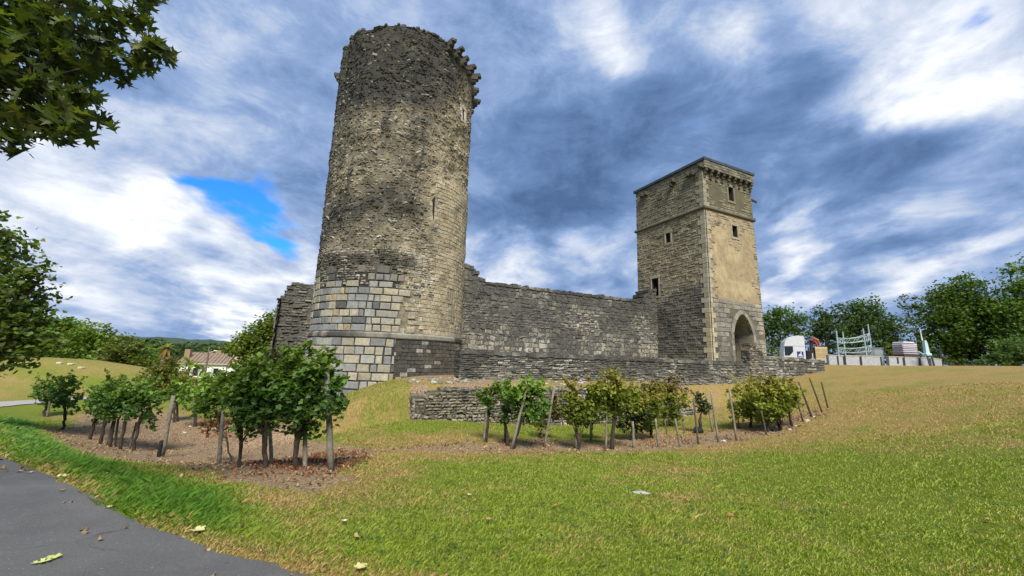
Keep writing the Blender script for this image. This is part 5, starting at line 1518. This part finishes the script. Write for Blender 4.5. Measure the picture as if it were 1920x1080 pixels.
for b, k, bl, lb, cs, n, w_ in [((911, 829), (918, 765), [(905, 747, 9), (925, 740, 10), (940, 737, 9), (915, 762, 6)], 'nearly bare vine with one arching shoot at the row start', V_MD, 90, 8),
                                ((961, 841), (978, 778), [(975, 745, 20), (962, 740, 16), (990, 735, 18), (1003, 745, 14), (985, 770, 18), (1000, 785, 14), (1012, 760, 14), (998, 722, 14)], 'bright vine tangled in the strongly leaning pole', V_MD, 520, 9),
                                ((951, 836), (948, 772), [(955, 760, 8), (948, 780, 6)], 'black gnarled vine trunk with few leaves behind the leaning pole', V_DK, 60, 9),
                                ((1015, 822), (1015, 790), [(1030, 775, 14), (1015, 790, 12), (1040, 765, 14)], 'rear browning vine with a drooping cane', [(.13, .115, .028), (.085, .105, .018), (.11, .075, .03)], 170, 5),
                                ((1085, 843), (1086, 826), [(1075, 755, 16), (1070, 780, 16), (1092, 780, 16), (1075, 735, 12), (1100, 770, 14)], 'pale leafy vine around the straight stake, over a black stump', V_YL, 380, 7),
                                ((1109, 824), (1110, 800), [(1110, 780, 16), (1125, 770, 16), (1095, 785, 12)], 'rear vine with dark lower leaves left of the widest crown', V_MD + [(.03, .045, .014)], 220, 5),
                                ((1147, 842), (1152, 768), [(1135, 735, 28), (1150, 725, 24), (1120, 745, 22), (1170, 740, 24), (1145, 755, 24), (1115, 728, 14)], 'widest vine with a spreading yellow-green crown on one stout trunk', V_YL, 900, 11),
                                ((1184, 826), (1186, 795), [(1185, 775, 26), (1200, 760, 22), (1175, 790, 18), (1200, 790, 18), (1190, 745, 20)], 'vine with dark lower leaves right of the widest crown', [(.03, .05, .014)] + V_YL, 560, 8),
                                ((1221, 822), (1221, 800), [(1220, 765, 20), (1225, 745, 16), (1215, 790, 18), (1212, 735, 14)], 'narrow leafy vine between two thin stakes', V_YL, 380, 9),
                                ((1256, 800), (1256, 795), [(1250, 735, 24), (1265, 750, 24), (1245, 765, 24), (1270, 775, 18), (1252, 790, 14), (1280, 740, 14), (1258, 722, 14)], 'rounded yellowing vine with reddish hanging leaves', V_YL + [(.15, .10, .03)], 640, 6),
                                ((1314, 812), (1312, 790), [(1310, 755, 10), (1320, 765, 10)], 'wispy bluish vine growing in the gap of the right row', [(.05, .075, .03)], 90, 9),
                                ((1406, 802), (1412, 776), [(1385, 745, 22), (1405, 740, 26), (1420, 755, 26), (1400, 770, 22), (1380, 765, 16), (1375, 785, 10), (1435, 735, 18), (1408, 722, 14)], 'wide bushy vine with a forked trunk before the bank', V_YL, 760, 7),
                                ((1440, 810), (1437, 780), [(1440, 760, 22), (1445, 740, 20), (1435, 780, 16), (1430, 728, 12)], 'vine with a dark low fringe in the last leafy group', V_YL, 420, 6),
                                ((1467, 806), (1456, 774), [(1460, 745, 20), (1458, 765, 18), (1470, 735, 14), (1450, 725, 12)], 'vine with a crooked double trunk near the row end', V_YL, 380, 8),
                                ((1486, 800), (1478, 768), [(1482, 745, 14), (1478, 730, 12), (1485, 760, 10)], 'last leafy vine before the bare poles', V_YL, 220, 6)]:
    vine(b, k, bl, lb, cs, int(n * 2.4), min(0, n), tw_=w_, leaf=.095, group=GV, Yspread=.45)
a_, b_ = hit(1507, 790), hit(1524, 782)
tag(pole(aty(1493, 767, a_[1]), aty(1512, 756, b_[1]), .022, (.07, .06, .05)).build('tie_stick', M_WOOD, smooth=True), 'short stick tied between the first two bare poles', 'stick')
for r_, (p0, p1) in enumerate((((612, 745), (419, 790)), ((612, 800), (419, 820)))):
    q0 = hit(623, 884); q1 = hit(411, 872)
    tag(MB().tube([aty(*p0, q0[1]), (aty(*p0, q0[1]) + aty(*p1, q1[1])) / 2 - [0, 0, .03], aty(*p1, q1[1])], .003, 5, (.12, .12, .12)).build('trellis_wire', M_METAL), ('upper', 'lower')[r_] + ' wire strung from the thick end post through the vines', 'wire')
# ------------------------------------------------------------------ things on the plateau at the right
def frame_mat(px, Y, yaw=0.0, z=None):
    p = gp(px, Y); 
    if z is not None: p[2] = z
    c, s = math.cos(yaw), math.sin(yaw)
    return p, np.array([[c, -s, 0, p[0]], [s, c, 0, p[1]], [0, 0, 1, p[2]], [0, 0, 0, 1.0]])


def extrude(m, prof, y0, y1, col, mt=None):
    """a side outline (x,z) given thickness in y"""
    n = len(prof); V = np.array([[a, y, b] for y in (y0, y1) for a, b in prof], float)
    if mt is not None: V = V @ mt[:3, :3].T + mt[:3, 3]
    m.add(V, [list(range(n)), list(range(n, 2 * n))[::-1]] + [[(i + 1) % n, i, n + i, n + (i + 1) % n] for i in range(n)], col)


def lorry():
    p, mt = frame_mat(1472, 44, math.radians(-24)); mt[:3, 0] *= .84; mt[:3, 2] *= .95
    t = thing('lorry', p, 'white lorry cab with dark side window and blue emblem behind the parapet wall', 'lorry')
    m = MB(); W = (.55, .57, .60)
    # cab side outline, nose to the left
    extrude(m, [(0, .5), (0, 1.35), (.10, 2.02), (.22, 2.55), (.55, 2.92), (1.0, 3.16), (1.6, 3.24), (2.25, 3.20), (2.3, 2.9), (2.3, .5)], 0, 2.35, W, mt); m.build('cab', M_PLAIN, t)
    m = MB(); m.box((.0, -.02, 2.08), (2.3, .03, 2.12), (.45, .46, .5), mt); m.build('trim_line', M_PLAIN, t)
    m = MB(); extrude(m, [(.10, 1.02), (.12, 2.02), (1.02, 2.04), (1.02, 1.45), (.62, 1.02)], -.025, .02, (.012, .016, .016), mt); w_ = m.build('side_window', M_GLASS, t)
    m = MB(); extrude(m, [(1.02, 1.45), (1.02, 2.04), (1.06, 2.04), (1.06, .62)], -.012, .02, (.5, .5, .52), mt); m.build('door', M_PLAIN, t)
    m = MB(); m.box((1.42, -.03, .75), (2.08, .02, 1.48), (.012, .022, .20), mt); e = m.build('emblem_panel', M_PLAIN, t)
    m = MB(); extrude(m, [(1.50, .98), (1.62, 1.22), (1.74, 1.22), (1.80, 1.44), (1.88, 1.44), (1.86, 1.18), (2.0, .98)], -.045, -.025, W, mt); m.build('emblem', M_PLAIN, e)
    m = MB(); m.box((1.5, -.045, .80), (2.02, -.025, .92), W, mt); 
    for k in range(2): m.box((1.55 + .25 * k, -.055, .84), (1.72 + .25 * k, -.04, .88), (.05, .06, .25), mt)
    m.build('plate', M_PLAIN, e)
    m = MB(); m.box((2.10, .05, .5), (2.36, 2.2, 2.12), (.02, .022, .05), mt, .03); m.build('cab_rear', M_PLAIN, t)
    m = MB(); m.box((2.40, .1, .45), (3.28, 2.2, 1.62), (.012, .012, .014), mt, .05); m.box((2.62, .05, .5), (2.72, .25, 2.02), (.03, .03, .03), mt, .02); m.build('chassis', M_PLAIN, t)
    m = MB(); m.tube([(mt @ [3.0, .02, .75, 1])[:3], (mt @ [3.0, .02, 1.32, 1])[:3]], .06, 8, (.5, .5, .52)); m.build('exhaust', M_METAL, t)
    m = MB(); m.box((2.95, .35, .6), (3.22, .8, 2.75), (.03, .02, .02), mt, .03); m.build('crane_column', M_PLAIN, t)
    m = MB(); T = lambda q: [(mt @ [*a, 1])[:3] for a in q]
    m.tube(T([(3.1, .3, 2.7), (3.35, .25, 2.95), (3.72, .2, 2.75), (3.85, .2, 2.2)]), [.14, .17, .16, .10], 8, (.30, .075, .05)); m.tube(T([(3.15, .7, 2.3), (3.5, .7, 2.75), (3.8, .7, 2.1)]), .11, 8, (.27, .06, .045)); m.build('crane_arm', M_PLAIN, t)
    for a in (.75, 3.0, 4.1):
        m = MB(); m.tube(T([(a, .02, .5), (a, .32, .5)]), .5, 18, (.02, .02, .02)); wh = m.build('wheel', M_PLAIN, t); m = MB(); m.tube(T([(a, -.01, .5), (a, .05, .5)]), .26, 12, (.4, .4, .42)); m.build('rim', M_METAL, wh)
    m = MB(); m.box((3.3, .02, .35), (4.6, 2.3, .6), (.05, .05, .05), mt); m.build('bed', M_PLAIN, t)
    # tan board side of the load bed
    m = MB(); m.box((3.36, .06, .6), (4.55, 2.25, 2.0), (.36, .26, .14), mt, .02); bd = m.build('load_box', M_WOOD, t)
    for k in range(6):
        m = MB(); m.box((3.33, 0, .62 + .235 * k), (4.57, .05, .62 + .235 * k + .22), np.array([.52, .40, .22]) * R_.uniform(.82, 1.12), mt); m.build('board', M_WOOD, bd)


lorry()


def seg(name, label, cat, a, b, Y0, Y1, h, th, col, material, group=None, zoff=0.0, bev=.03):
    """an upright slab between two picture columns standing on the ground"""
    p, q = gp(a, Y0), gp(b, Y1); d = (q - p)[:2]; L = np.hypot(*d); d /= L; n = np.array([-d[1], d[0]])
    z = min(p[2], q[2]) + zoff
    mt = np.array([[d[0], n[0], 0, p[0]], [d[1], n[1], 0, p[1]], [0, 0, 1, z], [0, 0, 0, 1.0]])
    t = thing(name, (p[0], p[1], z), label, cat, group)
    return t, mt, L


for i, (a, b, Y0, Y1, lb) in enumerate([(1556, 1586, 33.5, 33.5, 'first concrete barrier right of the parapet wall end'), (1588, 1617, 33.4, 33.4, 'second concrete barrier, in front of the steel frame'), (1618, 1656, 33.3, 33.3, 'third concrete barrier, before the grey container'),
                                        (1669, 1698, 33, 33, 'concrete barrier right of the dark gap, below the wrapped pallet'), (1699, 1728, 33, 33, 'concrete barrier below the right half of the wrapped pallet'), (1729, 1749, 33, 32.8, 'short concrete barrier behind the pale blue machine'), (1750, 1768, 32.8, 35.5, 'last concrete barrier turning away at the right end')]):
    t, mt, L = seg('concrete_barrier', lb, 'barrier', a, b, Y0, Y1, .8, .3, None, None, 'concrete barriers on the crest', -.12)
    m = MB(); extrude(m, [(0, -.1), (0, .88), (L - .06, .88), (L - .06, -.1)], 0, .28, (.36, .37, .38), mt); m.build('slab', M_CONC, t)
    m = MB(); m.box((-.01, -.02, .84), (L - .05, .30, .92), (.36, .35, .33), mt, .01); m.build('top_rail', M_CONC, t)
    m = MB(); m.box((L - .16, -.03, -.08), (L - .07, .0, .83), (.03, .03, .03), mt); m.build('joint_strap', M_METAL, t)
    if i in (0, 3): m = MB(); m.box((L * .5, -.03, .35 * (i == 3)), (L * .5 + .12, .0, .83), (.03, .03, .03), mt); m.build('bracket', M_METAL, t)
# galvanised frame
def steel_frame():
    t = thing('steel_frame', gp(1580, 36), 'galvanised steel frame of four tall uprights with two levels of lattice rails', 'frame')
    GM = (.30, .38, .37); Q = {}
    for k, (a, ya, b, yb, Y) in enumerate([(1575, 690, 1568, 620, 36), (1588, 690, 1580, 622, 38.5), (1628, 690, 1618, 616, 36), (1640, 690, 1627, 608, 38.5)]):
        p = gp(a, Y); q = aty(b, yb, Y); m = MB(); m.tube([p, q], .055, 6, GM); m.build('upright', M_METAL, t); Q[k] = (p, q)
    at_ = lambda k, f: Q[k][0] * (1 - f) + Q[k][1] * f
    for f in (.44, .72):
        for (i, j) in ((0, 2), (1, 3), (0, 1), (2, 3)):
            for df in (-.06, .06):
                m = MB(); a, b = at_(i, f + df), at_(j, f + df); s_ = (a + b) / 2 - [0, 0, .10]; m.tube([a, s_, b], .035, 5, GM); m.build('rail', M_METAL, t)
            m = MB(); pts = []
            for q in range(7): pts.append(at_(i, f + (.06 if q % 2 else -.06)) * (1 - q / 6) + at_(j, f + (.06 if q % 2 else -.06)) * q / 6 - [0, 0, .10 * math.sin(q / 6 * 3.14)])
            m.tube(pts, .022, 4, GM); m.build('lattice', M_METAL, t)


steel_frame()
t, mt, L = seg('grey_container', 'grey ribbed metal container behind the concrete barriers', 'container', 1612, 1660, 39, 38, 1, 1, None, None)
m = MB(); m.box((0, 0, 0), (L, 1.5, 1.72), (.20, .225, .24), mt, .03); m.build('body', M_METAL, t)
for k in range(12): m = MB(); m.box((.12 + k * (L - .2) / 12, -.05, .08), (.12 + k * (L - .2) / 12 + .14, 0, 1.62), np.array([.19, .22, .235]) * (1 if k < 8 else 1.5), mt); m.build('rib', M_METAL, t)
m = MB(); m.box((-.04, -.07, 1.68), (L + .04, 1.54, 1.76), (.30, .30, .29), mt); m.build('top_rail', M_METAL, t)
t, mt, L = seg('wrapped_pallet', 'plastic-wrapped bulging stack of pale sacks above the barriers', 'pallet', 1697, 1726, 35, 35, 1, 1, None, None)
m = MB(); m.box((0.05, 0, .95), (L, 1.0, 1.05), (.10, .07, .05), mt); m.build('pallet_base', M_WOOD, t)
for k in range(7):
    m = MB(); o = R_.uniform(-.05, .05); cut = .10 if k == 6 else 0; m.box((.02 + o + cut, -.06 + o, 1.06 + .155 * k), (L - .03 + o - cut * 2, 1.0, 1.06 + .155 * k + .165), np.array([.42, .39, .43]) * R_.uniform(.8, 1.2) + (.2 if k == 6 else 0), mt, .06); m.build('sack_layer', M_PLAIN, t)
m = MB(); m.box((.1, .1, -.1), (L - .1, .95, .95), (.16, .15, .14), mt); m.build('stand', M_CONC, t)
p, mt = frame_mat(1742, 33.0 - .6); t = thing('mast_machine', p, 'pale blue machine with a thin mast standing at the barriers', 'machine')
TT = lambda q: [(mt @ [*a, 1])[:3] for a in q]; PB = (.42, .58, .62)
m = MB(); m.box((-.22, -.2, .9), (.2, .1, 1.1), PB, mt, .03); m.build('base', M_PLAIN, t)
m = MB(); extrude(m, [(-.15, 1.1), (.14, 1.1), (.08, 1.8), (.0, 2.1), (-.14, 2.1)], -.1, .12, PB, mt); m.build('housing', M_PLAIN, t)
m = MB(); m.tube(TT([(-.12, .1, 2.1), (-.2, .1, 3.1)]), [.045, .02], 7, (.7, .75, .76)); m.build('mast', M_METAL, t)
m = MB(); m.tube(TT([(-.3, 0, 1.0), (-.75, -.1, 1.2)]), .05, 7, PB); m.build('lever', M_PLAIN, t)
for a in (-.12, .22): m = MB(); m.tube(TT([(a, -.1, .95), (a + .08, -.15, 0)]), .06, 7, (.04, .05, .06)); m.build('leg', M_METAL, t)
m = pole(gp(1766, 36), aty(1762, 654, 36), .11, (.025, .025, .025)); tag(m.build('black_post', M_METAL), 'thick black post beside the last barrier under the big tree', 'post')


# ------------------------------------------------------------------ white house, lamp pole
def house():
    Y = 85; p = gp(400, Y); yaw = math.radians(-14)
    base = aty(400, 700, Y); z0 = -4.2
    t = thing('white_house', (base[0], base[1], z0), 'long white house with low tiled roofs among the garden trees', 'house'); t['kind'] = 'thing'
    L0 = aty(338, 680, Y); L1 = aty(424, 688, Y + 2); L2 = aty(464, 690, Y + 3)
    ev0 = aty(380, 681, Y)[2]; rd0 = aty(350, 660, Y)[2]; ev1 = aty(440, 684, Y + 2)[2]; rd1 = aty(430, 669, Y + 2)[2]
    def wing(a, b, ev, rd, dep, hip, nm, col):
        d = (b - a)[:2]; L = np.hypot(*d); d /= L; n = np.array([-d[1], d[0]])
        mt = np.array([[d[0], n[0], 0, a[0]], [d[1], n[1], 0, a[1]], [0, 0, 1, 0], [0, 0, 0, 1.0]])
        m = MB(); m.box((0, 0, z0 - .5), (L, dep, ev), (.86, .83, .74), mt); w_ = m.build('wall', M_CONC, t)
        m = MB(); o = .35; V = [(-o, -o, ev - .05), (L + o, -o, ev - .05), (L + o, dep + o, ev - .05), (-o, dep + o, ev - .05), (-o + .1, dep / 2, rd), (L + o - hip, dep / 2, rd)]
        V = np.array(V) @ mt[:3, :3].T + mt[:3, 3]; m.add(V, [[0, 1, 5, 4], [1, 2, 5], [2, 3, 4, 5], [3, 0, 4], [3, 2, 1, 0]], col); r = m.build('roof', M_TILE, t)
        k = int(L / .6)
        m = MB()
        for q in range(k + 1):   # rows of tile ridges down the slope
            x = -o + (L + 2 * o) * q / k; xe = min(x, L + o - hip * 1.0); 
            a_ = (mt @ [x, -o, ev + .0, 1])[:3]; b_ = (mt @ [min(x, L + o - hip), dep / 2 if x <= L + o - hip else dep / 2 * (L + o - x) / max(hip, .01), rd + .03 if x <= L + o - hip else ev + (rd - ev) * (L + o - x) / max(hip, .01), 1])[:3]
            m.tube([a_, b_], .10, 4, np.array(col) * R_.uniform(.7, 1.3), cap=False)
        m.build('tile_rows', M_TILE, r)
        m = MB(); m.box((-o, -o - .1, ev - .22), (L + o, -o + .05, ev - .04), (.50, .42, .33), mt); m.build('eaves', M_CONC, r)
        return mt, L, w_, r
    mt, L, w_, r = wing(L0, L1, ev0, rd0, 7.5, .3, 'left', (.21, .155, .115))
    for x in (L * .30, L * .74):
        m = MB(); m.box((x, -.04, ev0 - 2.6), (x + .85, .05, ev0 - 1.0), (.10, .12, .15), mt); f = m.build('window', M_GLASS, t)
        m = MB(); m.box((x - .5, -.08, ev0 - 2.6), (x - .02, -.01, ev0 - 1.0), (.45, .48, .52), mt); m.box((x + .87, -.08, ev0 - 2.6), (x + 1.35, -.01, ev0 - 1.0), (.45, .48, .52), mt); m.build('shutter', M_PLAIN, f)
    for x, y_ in ((-.1, 1.2), (L * .55, 3.7)):
        m = MB(); m.box((x, y_, rd0 - 1.5), (x + 1.0, y_ + .8, rd0 + .55), (.30, .20, .13), mt, .03); m.build('chimney', M_CONC, r)
    mt, L, w_, r = wing(L1 + np.array([.05, .3, 0]), L2, ev1, rd1, 7, 2.8, 'right', (.40, .28, .19))
    m = MB(); m.box((L * .62, 1.5, ev1 + .2), (L * .62 + .55, 2.1, rd1 + .9), (.12, .07, .05), mt, .02); m.build('chimney', M_CONC, r)


house()
p = gp(386, 58); q = aty(393, 650, 58)
t = thing('lamp_pole', p, 'wooden lamp pole with a curved white arm in front of the white house', 'lamp pole'); m = MB(); m.tube([p, q], [.14, .10], 8, (.16, .13, .11)); m.build('pole', M_WOOD, t)
a_ = aty(391, 661, 58); m = MB(); m.tube([a_, a_ + [.5, 0, .12], a_ + [.85, 0, .28]], .04, 6, (.6, .6, .6)); m.build('arm', M_METAL, t)
m = MB(); m.box(a_ + [.7, -.1, .2], a_ + [1.15, .1, .33], (.7, .7, .7), bev=.03); m.build('lamp_head', M_PLAIN, t)
for i, (px, py) in enumerate(((112, 681), (133, 683), (152, 690))):
    p = hit(px, py, 20, 60); m = MB(); m.box((-.22, -.15, -.1), (.24, .15, .11), (.50, .46, .36), np.array([[1, 0, 0, p[0]], [0, 1, 0, p[1]], [0, 0, 1, p[2]], [0, 0, 0, 1.0]]), .06)
    tag(m.build('boulder', M_STONE), ('left', 'middle', 'lowest')[i] + ' of three pale boulders on the grass bank across the path', 'boulder', 'pale boulders on the bank')

# ------------------------------------------------------------------ small stones, slabs
def stone_thing(px, py, s_, col, label, flatness=.45, grp=None, nm='stone', cat='stone'):
    p = hit(px, py); n = 26; v = ball(n, p=30) * np.array([s_, s_ * .7, s_ * flatness]) * R_.uniform(.8, 1.15, (n, 1))
    import bmesh
    bm = bmesh.new()
    for q in v: bm.verts.new(q)
    bmesh.ops.convex_hull(bm, input=bm.verts)
    for q in [q for q in bm.verts if not q.link_faces]: bm.verts.remove(q)
    bm.verts.index_update(); V = np.array([q.co[:] for q in bm.verts]) + p + [0, 0, s_ * flatness * .35]; F = [[q.index for q in f.verts] for f in bm.faces]; bm.free()
    m = MB(); m.add(V, F, col); o = m.build(nm, M_STONE, loc=p); tag(o, label, cat, grp, 'thing')


for px, py, s_, lb in ((1357, 828, .10, 'flat pale stone at the foot of the front pole in the gap'), (1481, 806, .07, 'pale stone under the last foliage of the right row'), (1492, 799, .06, 'small pale stone left of the white row-end stones'), (1500, 797, .06, 'middle of the small stones before the first bare pole'),
                       (1514, 790, .12, 'largest white stone beside the first bare pole'), (1525, 782, .07, 'white stone at the foot of the second bare pole'), (1026, 836, .08, 'white stone at the foot of the leaning stake'), (345, 812, .10, 'broken white stone in the rear left row'), (383, 806, .12, 'white stone under the rear knotted trunk'), (357, 800, .07, 'small white stone behind the lone post')):
    stone_thing(px, py, s_, (.52, .50, .44), lb, grp='pale stones among the vines')
stone_thing(1455, 808, .16, (.02, .02, .02), 'black rubber scrap lying below the last leafy vines', .5, nm='rubber_scrap', cat='scrap')
stone_thing(1311, 812, .2, (.025, .025, .025), 'black bin-like stump behind the dark stake in the gap', 1.0, nm='stump', cat='stump')
stone_thing(1204, 925, .15, (.42, .42, .38), 'flat grey stone lying alone in the open lawn', .12, nm='flat_stone')

# ------------------------------------------------------------------ grass blades, litter, fallen leaves
def grass():
    rs = np.random.RandomState(3); n = 520000
    r = np.exp(rs.uniform(math.log(1.9), math.log(27.0), n)); a = np.radians(rs.uniform(-62, 64, n))
    x, y = r * np.sin(a), r * np.cos(a)
    # more blades in the lush verge
    lo = np.min(LUSH, 0); hi = np.max(LUSH, 0); k = 130000; x = np.r_[x, rs.uniform(lo[0], hi[0], k)]; y = np.r_[y, rs.uniform(lo[1], hi[1], k)]
    extra = np.r_[np.zeros(n, bool), np.ones(k, bool)]
    so, lu, dr = masks(x, y)
    rd = inpoly(x, y, ROAD) + .12 * (fbm(x * 5, y * 5, 2., 2) - .5)
    s1 = (x - COB_A[0]) * VX[0] + (y - COB_A[1]) * VX[1]; s2 = (x - COB_A[0]) * UX[0] + (y - COB_A[1]) * UX[1]
    keep = (rd < .02) & (rs.rand(len(x)) > so * .93) & (~extra | (lu > .35)) & (np.abs(inpoly(x, y, fp + pu)) > -1) & (np.hypot(x - TC[0], y - TC[1]) > TR + .25) & ~((s1 > -.1) & (s1 < .62) & (s2 > 0) & (s2 < 14.3)) & ~((s1 > 1.65) & (s2 > 0) & (s2 < 19.5) & (s1 < 14))
    x, y, lu, dr, so = x[keep], y[keep], lu[keep], dr[keep], so[keep]; r = np.hypot(x, y); n = len(x)
    z = tz(x, y)
    tuft = fbm(x * 5, y * 5, 8., 2); rough = fbm(x * .8, y * .8, 18., 3)
    h = (.011 + .018 * rs.rand(n) ** 1.6 + .035 * np.clip(tuft - .42, 0, 1) + .05 * np.clip(rough - .55, 0, 1)) * (1 + 1.2 * lu) * (1 - .35 * so)
    h = np.where(rs.rand(n) < .02, h * 2.1, h); h = np.clip(h, .010, .11) * (1 + .022 * r)
    wd = (.0013 + .00056 * r) * (1 - .3 * lu * (r < 12)) * rs.uniform(.7, 1.3, n)
    ph = rs.uniform(0, 2 * math.pi, n); ln = rs.uniform(.2, 1.5, n) * h
    d = np.stack([np.cos(ph), np.sin(ph), 0 * ph], 1); s = np.stack([-np.sin(ph), np.cos(ph), 0 * ph], 1)
    b = np.stack([x, y, z - .004], 1)
    P = np.stack([b - s * wd[:, None], b + s * wd[:, None], b + d * (ln * .35)[:, None] + s * (wd * .6)[:, None] + np.array([0, 0, 1.]) * (h * .62)[:, None], b + d * ln[:, None] + np.array([0, 0, 1.]) * h[:, None]], 1)
    patch = fbm(x * 1.6, y * 1.6, 28., 4)
    isdry = rs.rand(n) < np.clip(dr * .85 + 1.4 * (patch - .5) - .02 - .3 * lu, 0, 1)
    g1 = np.array([.165, .235, .022]); g2 = np.array([.26, .30, .036]); gl = np.array([.085, .18, .022]); d1 = np.array([.45, .325, .125]); d2 = np.array([.31, .205, .08])
    t = rs.rand(n, 1); c = g1 * t + g2 * (1 - t); c = c * (1 - lu[:, None]) + (gl * (.7 + .7 * t)) * lu[:, None]; c = np.where(isdry[:, None], d1 * t + d2 * (1 - t), c) * rs.uniform(.75, 1.2, (n, 1))
    m = MB(); I = np.arange(n)[:, None] * 4; m.add(P.reshape(-1, 3), {3: [I + np.array([[0, 1, 2]]), I + np.array([[0, 2, 3]])]}, np.repeat(c, 4, 0))
    tag(m.build('grass', M_GRASS), 'short patchy green and straw-coloured lawn grass', kind='stuff')
    # low flat weeds in the lawn
    k = 2600; r = np.exp(rs.uniform(math.log(2), math.log(13), k)); a = np.radians(rs.uniform(-50, 62, k)); x, y = r * np.sin(a), r * np.cos(a)
    so, lu, dr = masks(x, y); ok = (inpoly(x, y, ROAD) < -.1) & (so < .3) & (fbm(x * .7, y * .7, 44., 3) > .5); x, y = x[ok], y[ok]
    q = np.repeat(np.stack([x, y, tz(x, y) + .022], 1), 5, 0); q[:, :2] += rs.normal(0, .03, (len(q), 2))
    m = MB(); leaves(m, q, .022, (.13, .21, .04), 1.2, T_VINE8, .4, .3, rs=rs); tag(m.build('lawn_weeds', M_LEAF), 'low broad-leaved weeds scattered in the lawn', kind='stuff')


grass()


def litter(name, label, polys, n, size, cols, lift=.01):
    P = []
    for poly in polys:
        q = np.array(poly); lo, hi = q.min(0), q.max(0); k = 0
        X = R_.uniform(lo[0], hi[0], n * 4); Y = R_.uniform(lo[1], hi[1], n * 4); ok = (inpoly(X, Y, poly) + .25 * R_.normal(0, 1, n * 4) > 0) & (fbm(X * 2.5, Y * 2.5, 4., 3) > R_.uniform(.3, .62, n * 4))
        X, Y = X[ok][:n], Y[ok][:n]; P.append(np.stack([X, Y, tz(X, Y) + lift + R_.uniform(0, .02, len(X))], 1))
    P = np.concatenate(P); m = MB(); cols = np.array(cols); leaves(m, P, size, cols[R_.randint(0, len(cols), len(P))], .75, T_VINE8, .45, .3, fold=.5); tag(m.build(name, M_LITTER), label, kind='stuff')


litter('fallen_leaves', 'red-brown fallen vine leaves under the near row', [poly_px([(560, 850), (690, 850), (660, 880), (590, 875)]), poly_px([(430, 868), (640, 872), (600, 912), (500, 900)])], 900, .042, [(.22, .075, .030), (.20, .09, .045), (.15, .055, .025), (.30, .17, .09)])
litter('straw_litter', 'dry twigs and leaf crumbs on the bare soil of the vineyard', [SOIL_L], 5200, .034, [(.34, .22, .12), (.20, .115, .06), (.42, .30, .17), (.13, .08, .045)])
litter('row_litter', 'dry leaf crumbs under the right vine rows', [SOIL_R], 2600, .045, [(.26, .12, .055), (.20, .09, .045), (.40, .28, .15), (.12, .07, .04)])
edge = [tuple(np.array(p) + np.array([.12, .22])) for p in ROAD_E] + [tuple(np.array(p) - np.array([.06, .11])) for p in ROAD_E[::-1]]
litter('edge_litter', 'brown leaf litter gathered along the road edge', [edge], 1300, .04, [(.24, .15, .08), (.30, .20, .11), (.18, .10, .05), (.34, .27, .12)], .015)


def fallen(px, py, s_, col, label, tm, road=False):
    p = hit(px, py); s_ = s_ * (.72 if py > 1000 else .6); n = 1; m = MB(); tv, tf = tm; z = np.abs(tv[:, 0]) * .3 + .25 * tv[:, 1] ** 2; a = R_.uniform(0, 6.28); c, s = math.cos(a), math.sin(a)
    V = np.c_[tv[:, 0] * c - tv[:, 1] * s, tv[:, 0] * s + tv[:, 1] * c, z] * s_ + p + [0, 0, .045 if not road else .026]
    m.add(V, tf, col); m.tube([V[0], V[0] + (V[0] - p) * .35 + [0, 0, -.005]], .0025 if s_ < .2 else .003, 4, np.array(col) * .7, cap=False); tag(m.build('fallen_leaf', M_LITTER, loc=p), label, 'leaf', 'fallen leaves', 'thing')


for px, py, s_, col, lb, tm, rd in [(78, 1061, .15, (.40, .44, .14), 'large yellow-green lobed leaf lying on the road', T_OAK, 1), (98, 1053, .12, (.40, .42, .12), 'yellow-green leaf tip beside the large one on the road', T_VINE, 1), (370, 1000, .20, (.48, .44, .20), 'big pale yellow leaf at the road edge', T_VINE, 1), (112, 898, .2, (.50, .45, .22), 'pale leaf at the road edge before the vineyard', T_VINE, 1),
                                    (115, 924, .13, (.22, .14, .08), 'brown leaf on the asphalt below the pale edge leaf', T_OAK, 1), (204, 956, .12, (.46, .38, .20), 'small tan leaf on the asphalt', T_VINE, 1), (55, 890, .1, (.36, .28, .16), 'tan leaf far along the road at the left edge', T_VINE, 1), (268, 954, .16, (.24, .12, .06), 'brown leaf at the grass edge above the road', T_OAK, 0),
                                    (675, 1076, .13, (.50, .44, .20), 'pale leaf in the grass at the bottom edge', T_VINE, 0), (1042, 955, .10, (.34, .15, .07), 'curled brown leaf in the middle of the lawn', T_VINE, 0), (1370, 974, .13, (.36, .15, .07), 'reddish leaf on the lawn at the right', T_VINE, 0), (916, 982, .10, (.38, .22, .10), 'orange-brown leaf in the lawn at centre', T_VINE, 0),
                                    (880, 934, .10, (.50, .46, .26), 'pale leaf in the lawn before the leaning pole', T_VINE, 0), (645, 985, .09, (.52, .48, .3), 'small pale leaf below the soil bed', T_VINE, 0), (1285, 940, .08, (.36, .2, .1), 'brown leaf right of the flat grey stone', T_VINE, 0), (1855, 982, .10, (.36, .22, .1), 'brown leaf in the bright grass at the far right', T_VINE, 0), (1255, 870, .10, (.34, .18, .09), 'brown leaf at the edge of the right vine bed', T_VINE, 0)]:
    fallen(px, py, s_, col, lb, tm, rd)
